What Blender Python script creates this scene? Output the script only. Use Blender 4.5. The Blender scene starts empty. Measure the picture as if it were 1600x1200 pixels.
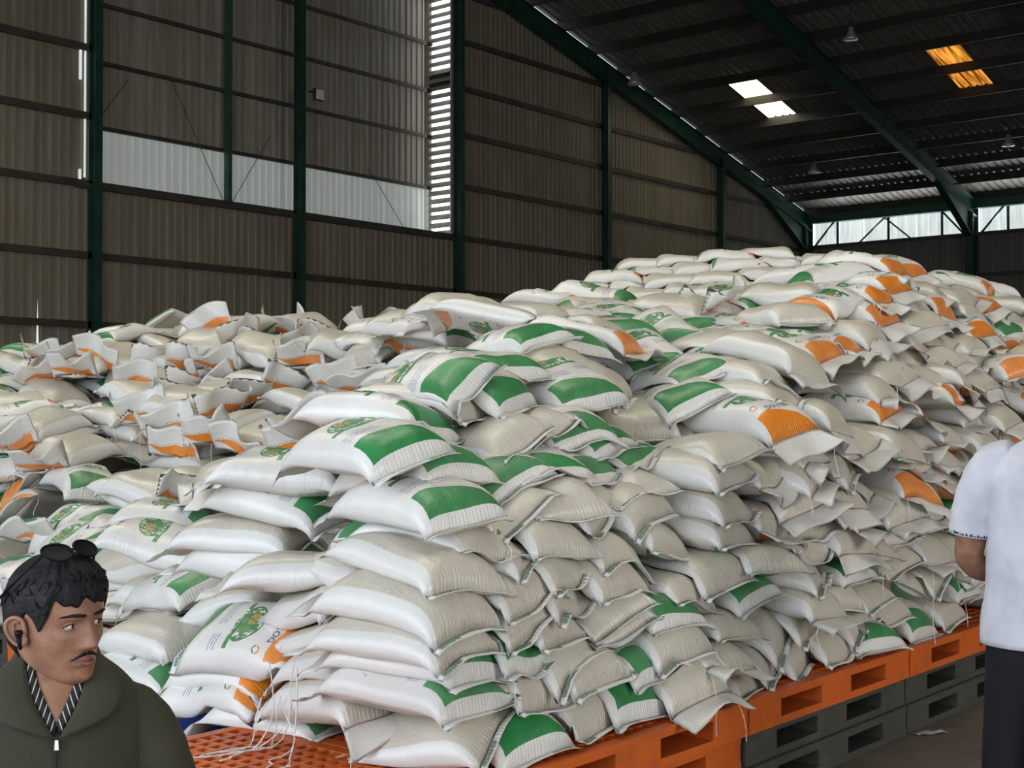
import bpy, bmesh, math, random
import numpy as np
from mathutils import Vector, Matrix
random.seed(11); RNG=np.random.default_rng(11)
S=bpy.context.scene; COL=S.collection
# ---------------------------------------------------------------- camera
YAW=math.radians(39.53)
cd=bpy.data.cameras.new('camera'); cam=bpy.data.objects.new('camera',cd); COL.objects.link(cam)
cam.location=(0,0,1.5)
cd.sensor_width=36; cd.lens=36*2145/1600
cam.rotation_euler=(math.radians(90+1.068),0,YAW-math.radians(90))
cd.clip_end=300
S.camera=cam
# ---------------------------------------------------------------- sky, daylight, added fill, exposure
S.view_settings.view_transform='Standard'; S.view_settings.look='None'
S.view_settings.gamma=1; S.view_settings.use_curve_mapping=False
S.view_settings.exposure=0.0
S.cycles.use_denoising=True
S.cycles.max_bounces=6; S.cycles.diffuse_bounces=4; S.cycles.glossy_bounces=2; S.cycles.transmission_bounces=3
wd=bpy.data.worlds.new('sky'); S.world=wd; wd.use_nodes=True
bg=wd.node_tree.nodes['Background']; bg.inputs[0].default_value=(.86,.93,1,1); bg.inputs[1].default_value=2.2
def area_light(name,loc,rot,sx,sy,power,col):
    l=bpy.data.lights.new(name,'AREA'); l.shape='RECTANGLE'; l.size=sx; l.size_y=sy; l.energy=power; l.color=col
    o=bpy.data.objects.new(name,l); COL.objects.link(o); o.location=loc; o.rotation_euler=rot; return o
# daylight entering through the open left door; the front-wall one is added as fill
area_light('daylight_left_door',(-3.7,3.0,2.9),(0,math.radians(-90),0),5.0,9.0,310,(.82,.91,1))
area_light('front_fill',(6.0,-15.5,3.0),(math.radians(90),0,0),10.0,5.5,1050,(1,.94,.85))
# daylight through the clerestory strip of the right wall
area_light('daylight_clerestory',(46.15,6.0,7.93),(0,math.radians(142),0),.8,34.0,420,(.95,.97,1)).data.spread=math.radians(120)
# warm light added over the pile, for unseen skylights assumed in the near slope
area_light('unseen_skylight_fill',(5.6,8.0,9.6),(0,math.radians(-8),0),3.0,16.0,430,(1,.95,.83))
# daylight through the louvres of the recessed bay
area_light('daylight_louvre',(26.55,24.55,10.2),(0,math.radians(90),0),8.0,.8,26,(.95,.97,1))
# ---------------------------------------------------------------- helpers
def link(o,parent=None):
    COL.objects.link(o)
    if parent is not None: o.parent=parent
    return o
def mesh_obj(name,verts,faces,mats,parent=None,mi=None,smooth=False,uv=None):
    me=bpy.data.meshes.new(name); me.from_pydata([tuple(map(float,v)) for v in verts],[],[tuple(f) for f in faces])
    for m in (mats if isinstance(mats,(list,tuple)) else [mats]): me.materials.append(m)
    if mi is not None: me.polygons.foreach_set('material_index',list(mi))
    if smooth: me.polygons.foreach_set('use_smooth',[True]*len(me.polygons))
    if uv is not None:
        l=me.uv_layers.new(name='print'); l.data.foreach_set('uv',np.asarray(uv,dtype=np.float32).ravel())
    me.update(); o=bpy.data.objects.new(name,me); return link(o,parent)
class MB:
    def __init__(s): s.v=[]; s.f=[]
    def box(s,x0,x1,y0,y1,z0,z1):
        n=len(s.v); s.v+=[(x,y,z) for z in(z0,z1) for y in(y0,y1) for x in(x0,x1)]
        s.f+=[(n,n+2,n+3,n+1),(n+4,n+5,n+7,n+6),(n,n+1,n+5,n+4),(n+2,n+6,n+7,n+3),(n,n+4,n+6,n+2),(n+1,n+3,n+7,n+5)]; return s
    def hexa(s,p):   # 8 points, order as box
        n=len(s.v); s.v+=[tuple(q) for q in p]
        s.f+=[(n,n+2,n+3,n+1),(n+4,n+5,n+7,n+6),(n,n+1,n+5,n+4),(n+2,n+6,n+7,n+3),(n,n+4,n+6,n+2),(n+1,n+3,n+7,n+5)]; return s
    def bar(s,a,b,w,h,up=(0,0,1)):
        a=Vector(a);b=Vector(b);d=(b-a).normalized(); r=d.cross(Vector(up)).normalized(); u=r.cross(d)
        return s.hexa([p+r*i*w/2+u*j*h/2 for (p,i,j) in [(a,-1,-1),(a,1,-1),(b,-1,-1),(b,1,-1),(a,-1,1),(a,1,1),(b,-1,1),(b,1,1)]])
    def tube(s,pts,r,n=6,cap=True):
        base=len(s.v); P=[Vector(p) for p in pts]
        for i,p in enumerate(P):
            d=(P[min(i+1,len(P)-1)]-P[max(i-1,0)]).normalized()
            e=d.cross(Vector((0.31,.2,.93))).normalized(); g=d.cross(e)
            rr=r[i] if hasattr(r,'__len__') else r
            for k in range(n):
                t=2*math.pi*k/n; s.v.append(tuple(p+e*math.cos(t)*rr+g*math.sin(t)*rr))
        for i in range(len(P)-1):
            for k in range(n):
                a=base+i*n+k; b=base+i*n+(k+1)%n; s.f.append((a,b,b+n,a+n))
        if cap: s.f.append(tuple(base+k for k in range(n))[::-1]); s.f.append(tuple(base+(len(P)-1)*n+k for k in range(n)))
        return s
    def lathe(s,prof,n=20,c=(0,0,0)):
        base=len(s.v)
        for (r,z) in prof:
            for k in range(n): t=2*math.pi*k/n; s.v.append((c[0]+r*math.cos(t),c[1]+r*math.sin(t),c[2]+z))
        for i in range(len(prof)-1):
            for k in range(n):
                a=base+i*n+k;b=base+i*n+(k+1)%n; s.f.append((a,b,b+n,a+n))
        return s
    def obj(s,name,mat,parent=None,smooth=False): return mesh_obj(name,s.v,s.f,mat,parent,smooth=smooth)
def empty(name,loc,rz=0):
    o=bpy.data.objects.new(name,None); o.location=loc; o.rotation_euler=(0,0,rz); o.empty_display_size=.1; return link(o)
def tag(o,label,cat,group=None):
    o['label']=label; o['category']=cat
    if group: o['group']=group
    return o
def structure(o): o['kind']='structure'; return o
# ---- node helpers: arithmetic on sockets
class E:
    nt=None
    def __init__(s,k): s.k=k
    @staticmethod
    def m(op,*a):
        n=E.nt.nodes.new('ShaderNodeMath'); n.operation=op
        for i,x in enumerate(a):
            if isinstance(x,E): E.nt.links.new(x.k,n.inputs[i])
            else: n.inputs[i].default_value=float(x)
        return E(n.outputs[0])
    def __add__(s,o): return E.m('ADD',s,o)
    __radd__=__add__
    def __sub__(s,o): return E.m('SUBTRACT',s,o)
    def __rsub__(s,o): return E.m('SUBTRACT',o,s)
    def __mul__(s,o): return E.m('MULTIPLY',s,o)
    __rmul__=__mul__
    def __truediv__(s,o): return E.m('DIVIDE',s,o)
    def gt(s,o): return E.m('GREATER_THAN',s,o)
    def lt(s,o): return E.m('LESS_THAN',s,o)
    def abs(s): return E.m('ABSOLUTE',s)
    def sin(s): return E.m('SINE',s)
    def mx(s,o): return E.m('MAXIMUM',s,o)
    def sq(s): return s*s
    def rng(s,a,b): return s.gt(a)*s.lt(b)
    def smooth(s,a,b):
        n=E.nt.nodes.new('ShaderNodeMapRange'); n.interpolation_type='SMOOTHSTEP'
        E.nt.links.new(s.k,n.inputs[0]); n.inputs[1].default_value=a; n.inputs[2].default_value=b; return E(n.outputs[0])
def mixc(f,a,b):
    n=E.nt.nodes.new('ShaderNodeMix'); n.data_type='RGBA'
    if isinstance(f,E): E.nt.links.new(f.k,n.inputs[0])
    else: n.inputs[0].default_value=f
    for i,x in ((6,a),(7,b)):
        if isinstance(x,E): E.nt.links.new(x.k,n.inputs[i])
        else: n.inputs[i].default_value=(*x,1)
    return E(n.outputs[2])
def noise(vec,scale,detail=2,rough=.5,out=0,dims='3D'):
    n=E.nt.nodes.new('ShaderNodeTexNoise'); n.inputs['Scale'].default_value=scale; n.inputs['Detail'].default_value=detail; n.inputs['Roughness'].default_value=rough
    if vec is not None: E.nt.links.new(vec.k,n.inputs['Vector'])
    return E(n.outputs[out])
def comb(x,y,z=0.):
    n=E.nt.nodes.new('ShaderNodeCombineXYZ')
    for i,q in enumerate((x,y,z)):
        if isinstance(q,E): E.nt.links.new(q.k,n.inputs[i])
        else: n.inputs[i].default_value=q
    return E(n.outputs[0])
def new_mat(name,rough=.6,metal=0.,color=(.5,.5,.5)):
    m=bpy.data.materials.new(name); m.use_nodes=True; E.nt=m.node_tree
    b=m.node_tree.nodes['Principled BSDF']; b.inputs['Roughness'].default_value=rough; b.inputs['Metallic'].default_value=metal
    b.inputs['Base Color'].default_value=(*color,1)
    return m,b
def setc(b,e,name='Base Color'): E.nt.links.new(e.k,b.inputs[name])
def bump(b,h,strength,dist=.01):
    n=E.nt.nodes.new('ShaderNodeBump'); n.inputs['Strength'].default_value=strength; n.inputs['Distance'].default_value=dist
    E.nt.links.new(h.k,n.inputs['Height']); E.nt.links.new(n.outputs[0],b.inputs['Normal'])
def objcoord():
    n=E.nt.nodes.new('ShaderNodeTexCoord'); return E(n.outputs['Object'])
def geopos():
    n=E.nt.nodes.new('ShaderNodeNewGeometry'); return E(n.outputs['Position'])
def sep(v):
    n=E.nt.nodes.new('ShaderNodeSeparateXYZ'); E.nt.links.new(v.k,n.inputs[0]); return E(n.outputs[0]),E(n.outputs[1]),E(n.outputs[2])
def rnd():
    n=E.nt.nodes.new('ShaderNodeObjectInfo'); return E(n.outputs['Random'])
def plain(name,color,rough=.6,metal=0.,var=.25,scale=6.,bmp=0.):
    m,b=new_mat(name,rough,metal)
    n=noise(geopos(),scale,4,.6)
    setc(b,mixc(n.smooth(.3,.7),tuple(c*(1-var) for c in color),tuple(min(1,c*(1+var)) for c in color)))
    if bmp: bump(b,noise(objcoord(),scale*12,3),bmp,.004)
    return m
# ================================================================ materials of the hall
M={}
def metal_sheet(name,c0,c1,rust):
    m,b=new_mat(name,.55,.0)
    p=geopos(); x,y,z=sep(p)
    streak=noise(comb(x*3.0,y*3.0,z*.18),1.6,5,.65)
    big=noise(p,.35,3,.6)
    c=mixc(streak.smooth(.3,.75),c0,c1)
    c=mixc(big.smooth(.5,.75)*.55,c,rust)
    setc(b,c); return m
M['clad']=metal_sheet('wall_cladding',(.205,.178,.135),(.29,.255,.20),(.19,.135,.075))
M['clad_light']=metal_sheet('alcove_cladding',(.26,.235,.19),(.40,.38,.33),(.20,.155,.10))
M['clad_pale_glow']=metal_sheet('alcove_pale_glow',(.60,.62,.60),(.74,.76,.74),(.50,.50,.46))
b_=M['clad_pale_glow'].node_tree.nodes['Principled BSDF']; b_.inputs['Emission Color'].default_value=(.55,.60,.57,1); b_.inputs['Emission Strength'].default_value=.22   # emission added so the pale panel looks lit
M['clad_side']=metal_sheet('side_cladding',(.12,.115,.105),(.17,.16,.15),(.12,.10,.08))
M['roof']=metal_sheet('roof_sheet',(.13,.12,.10),(.21,.20,.175),(.10,.08,.06))
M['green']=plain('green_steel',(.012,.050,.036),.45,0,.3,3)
M['green_lit']=plain('green_steel_lit',(.03,.095,.06),.45,0,.25,3)  # lighter copy of the green steel, the bay's light painted in
M['purlin']=plain('purlin_steel',(.016,.015,.013),.6,0,.3,2)
M['girt']=plain('girt_steel',(.05,.047,.038),.6,0,.3,2)
m,b=new_mat('concrete_floor',.75)
p=geopos(); n1=noise(p,.9,5,.6); n2=noise(p,9,4,.6)
setc(b,mixc((n1*.7+n2*.3).smooth(.35,.65),(.085,.07,.055),(.15,.125,.10))); bump(b,n2,.15,.01); M['floor']=m
def glow(name,col,strength,dirt=None):
    m,b=new_mat(name,.4)
    x,y,z=sep(geopos())
    n=noise(comb(x*.6,y*9,z*.6),1.2,4,.6)
    lo,hi=dirt if dirt else (tuple(c*.8 for c in col),col)
    c=mixc(n.smooth(.35,.65),lo,hi); setc(b,c); setc(b,c,'Emission Color'); b.inputs['Emission Strength'].default_value=strength; return m
M['sky_white']=glow('backlit_sheet',(1,.97,.80),6.0,((1,.88,.40),(1,.98,.85)))
M['sky_amber']=glow('backlit_dirty_sheet',(.9,.4,.05),1.0,((.16,.035,.002),(1.0,.42,.06)))
M['clere']=glow('clerestory_sheet',(.75,.82,.82),.80,((.62,.69,.69),(.82,.89,.88)))
M['louver']=plain('louver_blade',(.36,.34,.29),.5,0,.25,5)
M['alu']=plain('spun_aluminium',(.55,.53,.50),.35,.6,.15,12)
M['lens']=plain('lamp_lens',(.75,.74,.70),.15,0,.1,12)
M['cable']=plain('black_cable',(.02,.02,.02),.6)
# ================================================================ the hall
D=24.0; XR=46.3; XL=-4.0; XRIDGE=21.2; YF=-16.0
def roofz(x): return 8.84+.247*(XR-x) if x>=XRIDGE else 8.84+.247*(XR-XRIDGE)-.247*(XRIDGE-x)
def corrugated(p0,p1,z0,z1f,pitch=.2,depth=.035,inward=(0,-1)):
    """upright ribbed sheet from p0 to p1 (xy), top height by function"""
    p0=np.array(p0,float);p1=np.array(p1,float); Lg=np.linalg.norm(p1-p0); d=(p1-p0)/Lg; nrm=np.array(inward,float)
    v=[];f=[]; s=0.; prof=[]
    while s<Lg-1e-6:
        for (t,h) in ((0,0),(.62,0),(.70,1),(.92,1)): 
            if s+t*pitch<=Lg: prof.append((s+t*pitch,h*depth))
        s+=pitch
    prof.append((Lg,0.))
    for (t,h) in prof:
        q=p0+d*t+nrm*h; v+=[(q[0],q[1],z0),(q[0],q[1],z1f(q[0]))]
    for i in range(len(prof)-1): f.append((2*i,2*i+2,2*i+3,2*i+1))
    return v,f
def clad_wall(parent,p0,p1,z0,z1f,mat,inward,w=1.0,jit=0.):
    p0=np.array(p0,float);p1=np.array(p1,float); Lg=np.linalg.norm(p1-p0); n=max(1,round(Lg/w))
    for i in range(n):
        a=p0+(p1-p0)*i/n; b_=p0+(p1-p0)*(i+1)/n; j=random.uniform(-jit,jit)
        v,f=corrugated(a,b_,z0,lambda x:z1f(x)+j,inward=inward)
        mesh_obj('cladding_sheet',v,f,mat,parent)
floor=structure(MB().box(XL-2,XR+1,YF-2,D+2,-.1,.076).obj('floor',M['floor']))
# ---- gable wall with its recessed bay
wb=structure(empty('wall_back',(0,0,0)))
AX0,AX1,ALZ,AD=15.79,26.76,6.0,.95
top=lambda x:roofz(x)-.075
clad_wall(wb,(XL,D+.1),(AX0,D+.1),0,top,M['clad'],(0,-1),1.0,.045)
clad_wall(wb,(AX1,D+.1),(XR,D+.1),0,top,M['clad'],(0,-1),1.0,.045)
clad_wall(wb,(AX0,D+.1),(AX1,D+.1),0,lambda x:6.03,M['clad'],(0,-1))
clad_wall(wb,(AX0-.3,D+AD),(AX1,D+AD),7.36,lambda x:14.6,M['clad_light'],(0,-1))
clad_wall(wb,(AX0-.3,D+AD),(AX1,D+AD),5.9,lambda x:7.4,M['clad_pale_glow'],(0,-1))
MB().box(AX0-.3,AX1+.1,D-.05,D+AD+.1,5.93,6.03).obj('ledge',M['girt'],wb)
MB().box(AX0-.2,AX1+.1,D+.1,D+AD+.2,14.5,14.6).obj('alcove_top',M['clad'],wb)
MB().box(AX0-.1,AX0-.05,D+.1,D+AD+.1,6,14.5).obj('alcove_cheek',M['clad'],wb)
colx=[-2.0,4.5,10.2,15.83,21.24,26.76,33.38,39.99]
for x in colx:
    c=MB(); zt=roofz(x)-.5; c.box(x-.085,x+.085,D-.24,D-.225,0,zt).box(x-.085,x+.085,D-.02,D,0,zt).box(x-.01,x+.01,D-.23,D-.02,0,zt)
    c.obj('column',M['green'],wb)
gz=[1.8,3.2,4.59,6.02,7.39,8.76,9.99,11.24,12.5,13.7]
for z in gz:
    xe=XR if z<8.7 else XR-(z-8.6)/.247
    for (a,b_) in ([(XL,xe)] if z<6.1 else [(XL,AX0),(AX1,xe)]):
        if b_>a: MB().box(a,b_,D-.02,D+.06,z-.07,z+.07).obj('girt',M['girt'],wb)
    if z>6.1: MB().box(AX0,AX1,D+AD-.12,D+AD-.04,z-.04,z+.04).obj('alcove_girt',M['girt'],wb)
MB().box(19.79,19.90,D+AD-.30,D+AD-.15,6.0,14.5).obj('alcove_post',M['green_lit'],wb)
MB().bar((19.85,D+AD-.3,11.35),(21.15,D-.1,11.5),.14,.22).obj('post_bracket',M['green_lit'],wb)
for (xa,za,xb,zb) in [(16.0,6.9,17.2,8.5),(18.3,8.7,19.8,6.1),(19.9,6.1,21.1,7.9),(24.3,7.6,25.6,6.2)]:
    MB().tube([(xa,D+AD-.2,za),(xb,D+AD-.2,zb)],.009,5).obj('brace_rod',M['girt'],wb)
# daylight slit in the torn sheet low on the wall
mesh_obj('torn_slit',[(14.60,D-.0,2.3),(14.68,D-.0,2.3),(14.64,D-.0,3.65)],[(0,1,2)],M['clere'],wb)
for z0,z1 in ((8.1,8.75),(6.1,6.3)): MB().box(15.56,15.60,D+.02,D+.06,z0,z1).obj('open_seam',M['clere'],wb)
MB().box(15.675,15.70,D+.02,D+.06,6.15,14).obj('open_seam',M['clere'],wb)
# ---- louvred return of the recessed bay
lv=structure(empty('window_1',(AX1,D,6)))
z=6.08; k=0
while z<14.3:
    MB().hexa([(AX1-.02-6e-2*j+ (0),D+.12+ (AD-.16)*i-D,zz) for zz,j in ((z-6,1),(z-6+.16,-.3)) for i in(0,1) for j in (j,j-.35)] if False else
      [(-.10,.12,z-6),(-.085,.12,z-6),(-.10,AD-.02,z-6),(-.085,AD-.02,z-6),(.02,.12,z-6+.155),(.035,.12,z-6+.155),(.02,AD-.02,z-6+.155),(.035,AD-.02,z-6+.155)]).obj('louver_blade',M['louver'],lv)
    z+=.215; k+=1
MB().box(-.08,.06,.08,.13,0,8.5).box(-.08,.06,AD-.03,AD+.02,0,8.5).obj('louver_frame',M['alu'],lv)
MB().box(.0,.05,.1,AD,4.05,4.5).obj('louver_rail',M['green'],lv)
# ---- side wall with clerestory
wr=structure(empty('wall_right',(0,0,0)))
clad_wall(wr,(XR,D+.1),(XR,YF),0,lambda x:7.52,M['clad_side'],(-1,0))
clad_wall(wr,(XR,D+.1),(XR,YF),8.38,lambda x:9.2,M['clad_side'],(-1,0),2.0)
ys=[D-.15]+[17.64-6.36*i for i in range(6)]
for y in ys:
    c=MB(); c.box(XR-.55,XR-.52,y-.14,y+.14,0,8.2).box(XR-.06,XR-.03,y-.14,y+.14,0,8.6).box(XR-.53,XR-.04,y-.015,y+.015,0,8.3)
    c.obj('column',M['green'],wr)
for z in (1.9,3.3,4.7,6.1,7.5): MB().box(XR-.16,XR-.05,YF,D,z-.06,z+.06).obj('girt',M['girt'],wr)
MB().box(XR-.3,XR-.05,YF,D,8.36,8.66).obj('eave_beam',M['green'],wr)
for i,(y1,y0) in enumerate(zip(ys[:-1],ys[1:])):
    w=structure(empty('window_%d'%(i+2),(XR,y0,7.5)))
    n=6; dy=(y1-y0-.3)/n
    for k in range(n):
        v,f=corrugated((.03,.15+k*dy),(.03,.15+(k+1)*dy-.02),.06,lambda x:.88,.2,.02,(-1,0)); mesh_obj('pane',v,f,M['clere'],w)
    for k in (1,3,5): MB().box(-.05,.0,.12+k*dy,.2+k*dy,0,.9).obj('mullion',M['girt'],w)
    MB().bar((-.2,.3,.02),(-.2,1.1,.9),.06,.06,(1,0,0)).bar((-.2,y1-y0-.3,.02),(-.2,y1-y0-1.1,.9),.06,.06,(1,0,0)).obj('knee_brace',M['green'],w)
    MB().bar((-.1,(y1-y0)*.36,.02),(-.1,(y1-y0)*.52,.86),.05,.05,(1,0,0)).bar((-.1,(y1-y0)*.52,.86),(-.1,(y1-y0)*.68,.02),.05,.05,(1,0,0)).obj('bracing',M['girt'],w)
# ---- roof: sheets, purlins, rafters, skylights
rf=structure(empty('ceiling',(0,0,0)))
sky=[(20.35,21.3,35.72,38.58,'sky_white'),(14.15,15.1,35.72,38.58,'sky_amber')]
def slope_sheet(y0,y1,xa,xb,mat,name='roof_sheet',dz=0.):
    prof=[];s=0
    while s<y1-y0-1e-6:
        for t,h in ((0,0),(.6,0),(.7,1),(.92,1)):
            if s+t*.25<=y1-y0: prof.append((y0+s+t*.25,h*.035))
        s+=.25
    prof.append((y1,0)); v=[];f=[]
    for yy,h in prof: v+=[(xa,yy,roofz(xa)+h+dz),(xb,yy,roofz(xb)+h+dz)]
    for i in range(len(prof)-1): f.append((2*i,2*i+1,2*i+3,2*i+2))
    mesh_obj(name,v,f,mat,rf)
y=D+.0
edges=[D]
for s in sky: edges+=[s[1],s[0]]
yy=[];c=D
stops=[21.3,20.35,15.1,14.15,YF]
for st in stops:
    n=max(1,round((c-st)/1.0))
    for i in range(n): yy.append((c-(c-st)*(i+1)/n,c-(c-st)*i/n))
    c=st
for (a,b_) in yy:
    s=[q for q in sky if abs(q[0]-a)<.02]
    if s:
        s=s[0]; slope_sheet(a,b_,XRIDGE,s[2],M['roof']); slope_sheet(a,b_,s[3],XR+.4,M['roof'])
        slope_sheet(a,b_,s[2],37.1,M[s[4]],'skylight'); slope_sheet(a,b_,37.1,s[3],M[s[4]],'skylight')
    else: slope_sheet(a,b_,XRIDGE,XR+.4,M['roof'])
for i in range(10): slope_sheet(YF+4*i,YF+4*i+4,XRIDGE,XL-.4,M['roof'])
for yk in (1.6,7.8,14.15,20.35):
    v=[(xx,yy_,roofz(xx)-.02) for xx in (4.1,7.1) for yy_ in (yk,yk+.95)]; mesh_obj('skylight',v,[(0,1,3,2)],M['sky_white'],rf)  # unseen glowing panes added to go with the skylight fill, below the sheets
for k in range(17):
    x=46.1-1.5*k; zt=roofz(x)-.01
    MB().box(x-.04,x+.04,YF,D-.02,zt-.26,zt).obj('purlin',M['purlin'],rf)
for y in ys:
    for (x0,x1) in ((XR-.1,XRIDGE),(XL+.1,XRIDGE)):
        z0,z1=roofz(x0)-.22,roofz(x1)-.22
        c=MB()
        for (dz0,dz1,w) in ((0,-.03,.12),(-.52,-.55,.12),(-.03,-.52,.012)):
            c.hexa([(x0,y-w,z0+dz1),(x0,y+w,z0+dz1),(x1,y-w,z1+dz1),(x1,y+w,z1+dz1),(x0,y-w,z0+dz0),(x0,y+w,z0+dz0),(x1,y-w,z1+dz0),(x1,y+w,z1+dz0)])
        if x0>0:
            xh=x0-3.2; zh=roofz(xh)-.74
            c.hexa([(x0-.45,y-.12,z0-1.25),(x0-.45,y+.12,z0-1.25),(xh,y-.12,zh-.03),(xh,y+.12,zh-.03),(x0-.45,y-.12,z0-1.2),(x0-.45,y+.12,z0-1.2),(xh,y-.12,zh),(xh,y+.12,zh)])
            c.hexa([(x0-.45,y-.012,z0-1.2),(x0-.45,y+.012,z0-1.2),(xh,y-.012,zh),(xh,y+.012,zh),(x0-.1,y-.012,z0-.5),(x0-.1,y+.012,z0-.5),(xh,y-.012,zh+.02),(xh,y+.012,zh+.02)])
        c.obj('rafter',M['green'],rf)
# ---- unseen walls with the left door and an added front opening (behind and beside the camera)
wl=structure(empty('wall_left',(0,0,0)))
for (a,b_) in ((YF,-2.0),(8.0,D)): clad_wall(wl,(XL,a),(XL,b_),0,lambda x:2.6,M['clad'],(1,0),3.0)
clad_wall(wl,(XL,YF),(XL,D),5.6 if False else 5.5,lambda x:roofz(XL)+.1 if roofz(XL)>5.6 else 5.6,M['clad'],(1,0),4.0)
wf=structure(empty('wall_front',(0,0,0)))
for (a,b_) in ((XL,1.0),(11.0,XR)): clad_wall(wf,(a,YF),(b_,YF),0,lambda x:5.8,M['clad'],(0,1),3.0)
clad_wall(wf,(XL,YF),(XR,YF),5.8,lambda x:roofz(x),M['clad'],(0,1),3.0)
# ---- hanging lamps
def high_bay(x,y,z,label):
    t=empty('high_bay_lamp',(x,y,z)); tag(t,label,'lamp','high bay lamps under the roof')
    MB().lathe([(.02,.34),(.06,.33),(.075,.22),(.10,.17),(.165,.06),(.185,0),(.178,0),(.155,.055),(.09,.16),(.0,.165)],24).obj('reflector',M['alu'],t,True)
    MB().lathe([(.0,.33),(.055,.34),(.055,.46),(.03,.48),(0,.48)],16).obj('ballast_housing',M['cable'],t,True)
    MB().lathe([(0,-.012),(.10,-.008),(.17,.002)],20).obj('lens',M['lens'],t,True)
    MB().tube([(0,0,.47),(0,0,roofz(x)-z-.1)],.008,5).obj('cord',M['cable'],t)
for (x,y,z,l) in ((32.46,15.55,10.95,'bell-shaped metal lamp hanging above the amber skylight, uppermost in the photo'),
                  (30.65,21.0,10.3,'bell-shaped metal lamp hanging against the sloping gable rafter'),
                  (41.0,20.97,9.27,'small bell-shaped lamp hanging over the back corner by the clerestory'),
                  (40.1,14.27,9.2,'bell-shaped metal lamp at the right edge in front of the lit roof sheets')): high_bay(x,y,z,l)
fl=empty('floodlight',(21.5,D-.45,8.78)); tag(fl,'small square floodlight fixed to the middle green column of the gable wall','floodlight')
MB().box(-.13,.13,-.06,.04,-.15,.12).obj('housing',M['girt'],fl); MB().box(-.11,.11,-.075,-.06,-.13,.10).obj('lens',M['lens'],fl)
MB().box(-.28,-.1,0,.03,.0,.05).obj('bracket',M['girt'],fl)
# ================================================================ pallets
def plastic(name,c,dirt):
    m,b=new_mat(name,.42); p=geopos()
    n=noise(p,14,4,.65); n2=noise(p,3,3,.6)
    setc(b,mixc((n*.6+n2*.4).smooth(.45,.75)*.8,c,dirt)); bump(b,noise(p,60,2),.12,.003); return m
M['orange']=plastic('orange_plastic',(.64,.125,.017),(.36,.085,.025))
M['orange_left']=M['orange']
M['grey']=plastic('grey_plastic',(.060,.062,.054),(.11,.105,.085))
M['blue']=plastic('blue_plastic',(.035,.08,.42),(.04,.07,.25))
def pallet(x0,y0,z0,lx,ly,mat,label,group):
    """hollow plastic pallet, long side along local x if lx>ly"""
    t=empty('pallet',(x0,y0,z0)); tag(t,label,'pallet',group); h=.1245
    rim=.045; g=MB()
    g.box(0,lx,0,rim,h-.03,h).box(0,lx,ly-rim,ly,h-.03,h).box(0,rim,rim,ly-rim,h-.03,h).box(lx-rim,lx,rim,ly-rim,h-.03,h)
    g.obj('deck_rim',mat,t)
    g=MB(); n=int((lx-2*rim)/.052)
    for i in range(1,n): x=rim+(lx-2*rim)*i/n; g.box(x-.009,x+.009,rim,ly-rim,h-.022,h-.002)
    n=int((ly-2*rim)/.052)
    for i in range(1,n): y=rim+(ly-2*rim)*i/n; g.box(rim,lx-rim,y-.009,y+.009,h-.024,h-.001)
    g.obj('deck_grid',mat,t)['kind']='stuff'
    fx=[(0,.24),(lx/2-.13,lx/2+.13),(lx-.24,lx)]; fy=[(0,.16),(ly/2-.08,ly/2+.08),(ly-.16,ly)]
    for (a,b_) in fx:
        for (c,d) in fy: MB().box(a+.002,b_-.002,c+.002,d-.002,.028,h-.03).obj('block',mat,t)
    for (c,d) in fy: MB().box(0,lx,c,d,0,.028).obj('runner',mat,t)
    for (a,b_) in fx: MB().box(a,b_,.16,ly-.16,.002,.026).obj('cross_runner',mat,t)
    return t
PG='plastic pallets under the sack pile'
xs=[2.97,4.37,5.77,7.17,8.57,9.97]
nm=['nearest along the right side','second along the right side','third along the right side','fourth along, beside the standing man','fifth along, behind the standing man','sixth along, behind the standing man']
for i,x in enumerate(xs):
    pallet(x+.005,2.50,.327,1.39,1.1,M['orange'],'orange pallet carrying sacks, '+nm[i],PG)
    for k in (0,1):
        near=(i==0 and k==1)
        pallet(x+.005+(.02 if k else -.01)*(i!=0),2.51+.02*k,.0765+.1252*k,1.39,1.1,M['orange'] if near else M['grey'],
          ('orange plastic pallet directly under the nearest one' if near else 'dark grey pallet on the '+('floor' if k==0 else 'second tier')+', '+nm[i]),PG)
pallet(1.575,2.52,.327,1.39,1.1,M['orange'],'empty orange pallet with open grid deck in front of the lettered sacks',PG)
t=empty('pallet',(1.95,3.865,.327)); tag(t,'narrow blue-sided pallet with a dusty grey top behind the empty orange grid deck','pallet',PG)
for (c,d) in ((0,.05),(.33,.38)): MB().box(0,1.40,c,d,0,.118).obj('side_beam',M['blue'],t)
for a in (0,.66,1.32): MB().box(a,a+.08,.05,.33,.01,.112).obj('cross_beam',M['blue'],t)
MB().box(.0,1.40,.002,.378,.118,.125).obj('deck_sheet',plain('dusty_sheet',(.16,.145,.12),.8,0,.3,9),t)
pallet(1.60,3.34,.2017,1.39,1.1,M['grey'],'dark grey pallet on the second tier below the narrow blue-sided pallet',PG)
pallet(1.585,2.2,.2017,1.39,1.1,M['grey'],'dark grey pallet on the second tier below the empty orange grid deck',PG)
for k in (0,): 
    pallet(1.58,2.2,.0765,1.39,1.1,M['grey'],'dark grey pallet on the floor below the empty orange grid deck',PG)
    pallet(1.59,3.34,.0765,1.39,1.1,M['grey'],'dark grey pallet on the floor below the blue pallet',PG)
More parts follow.
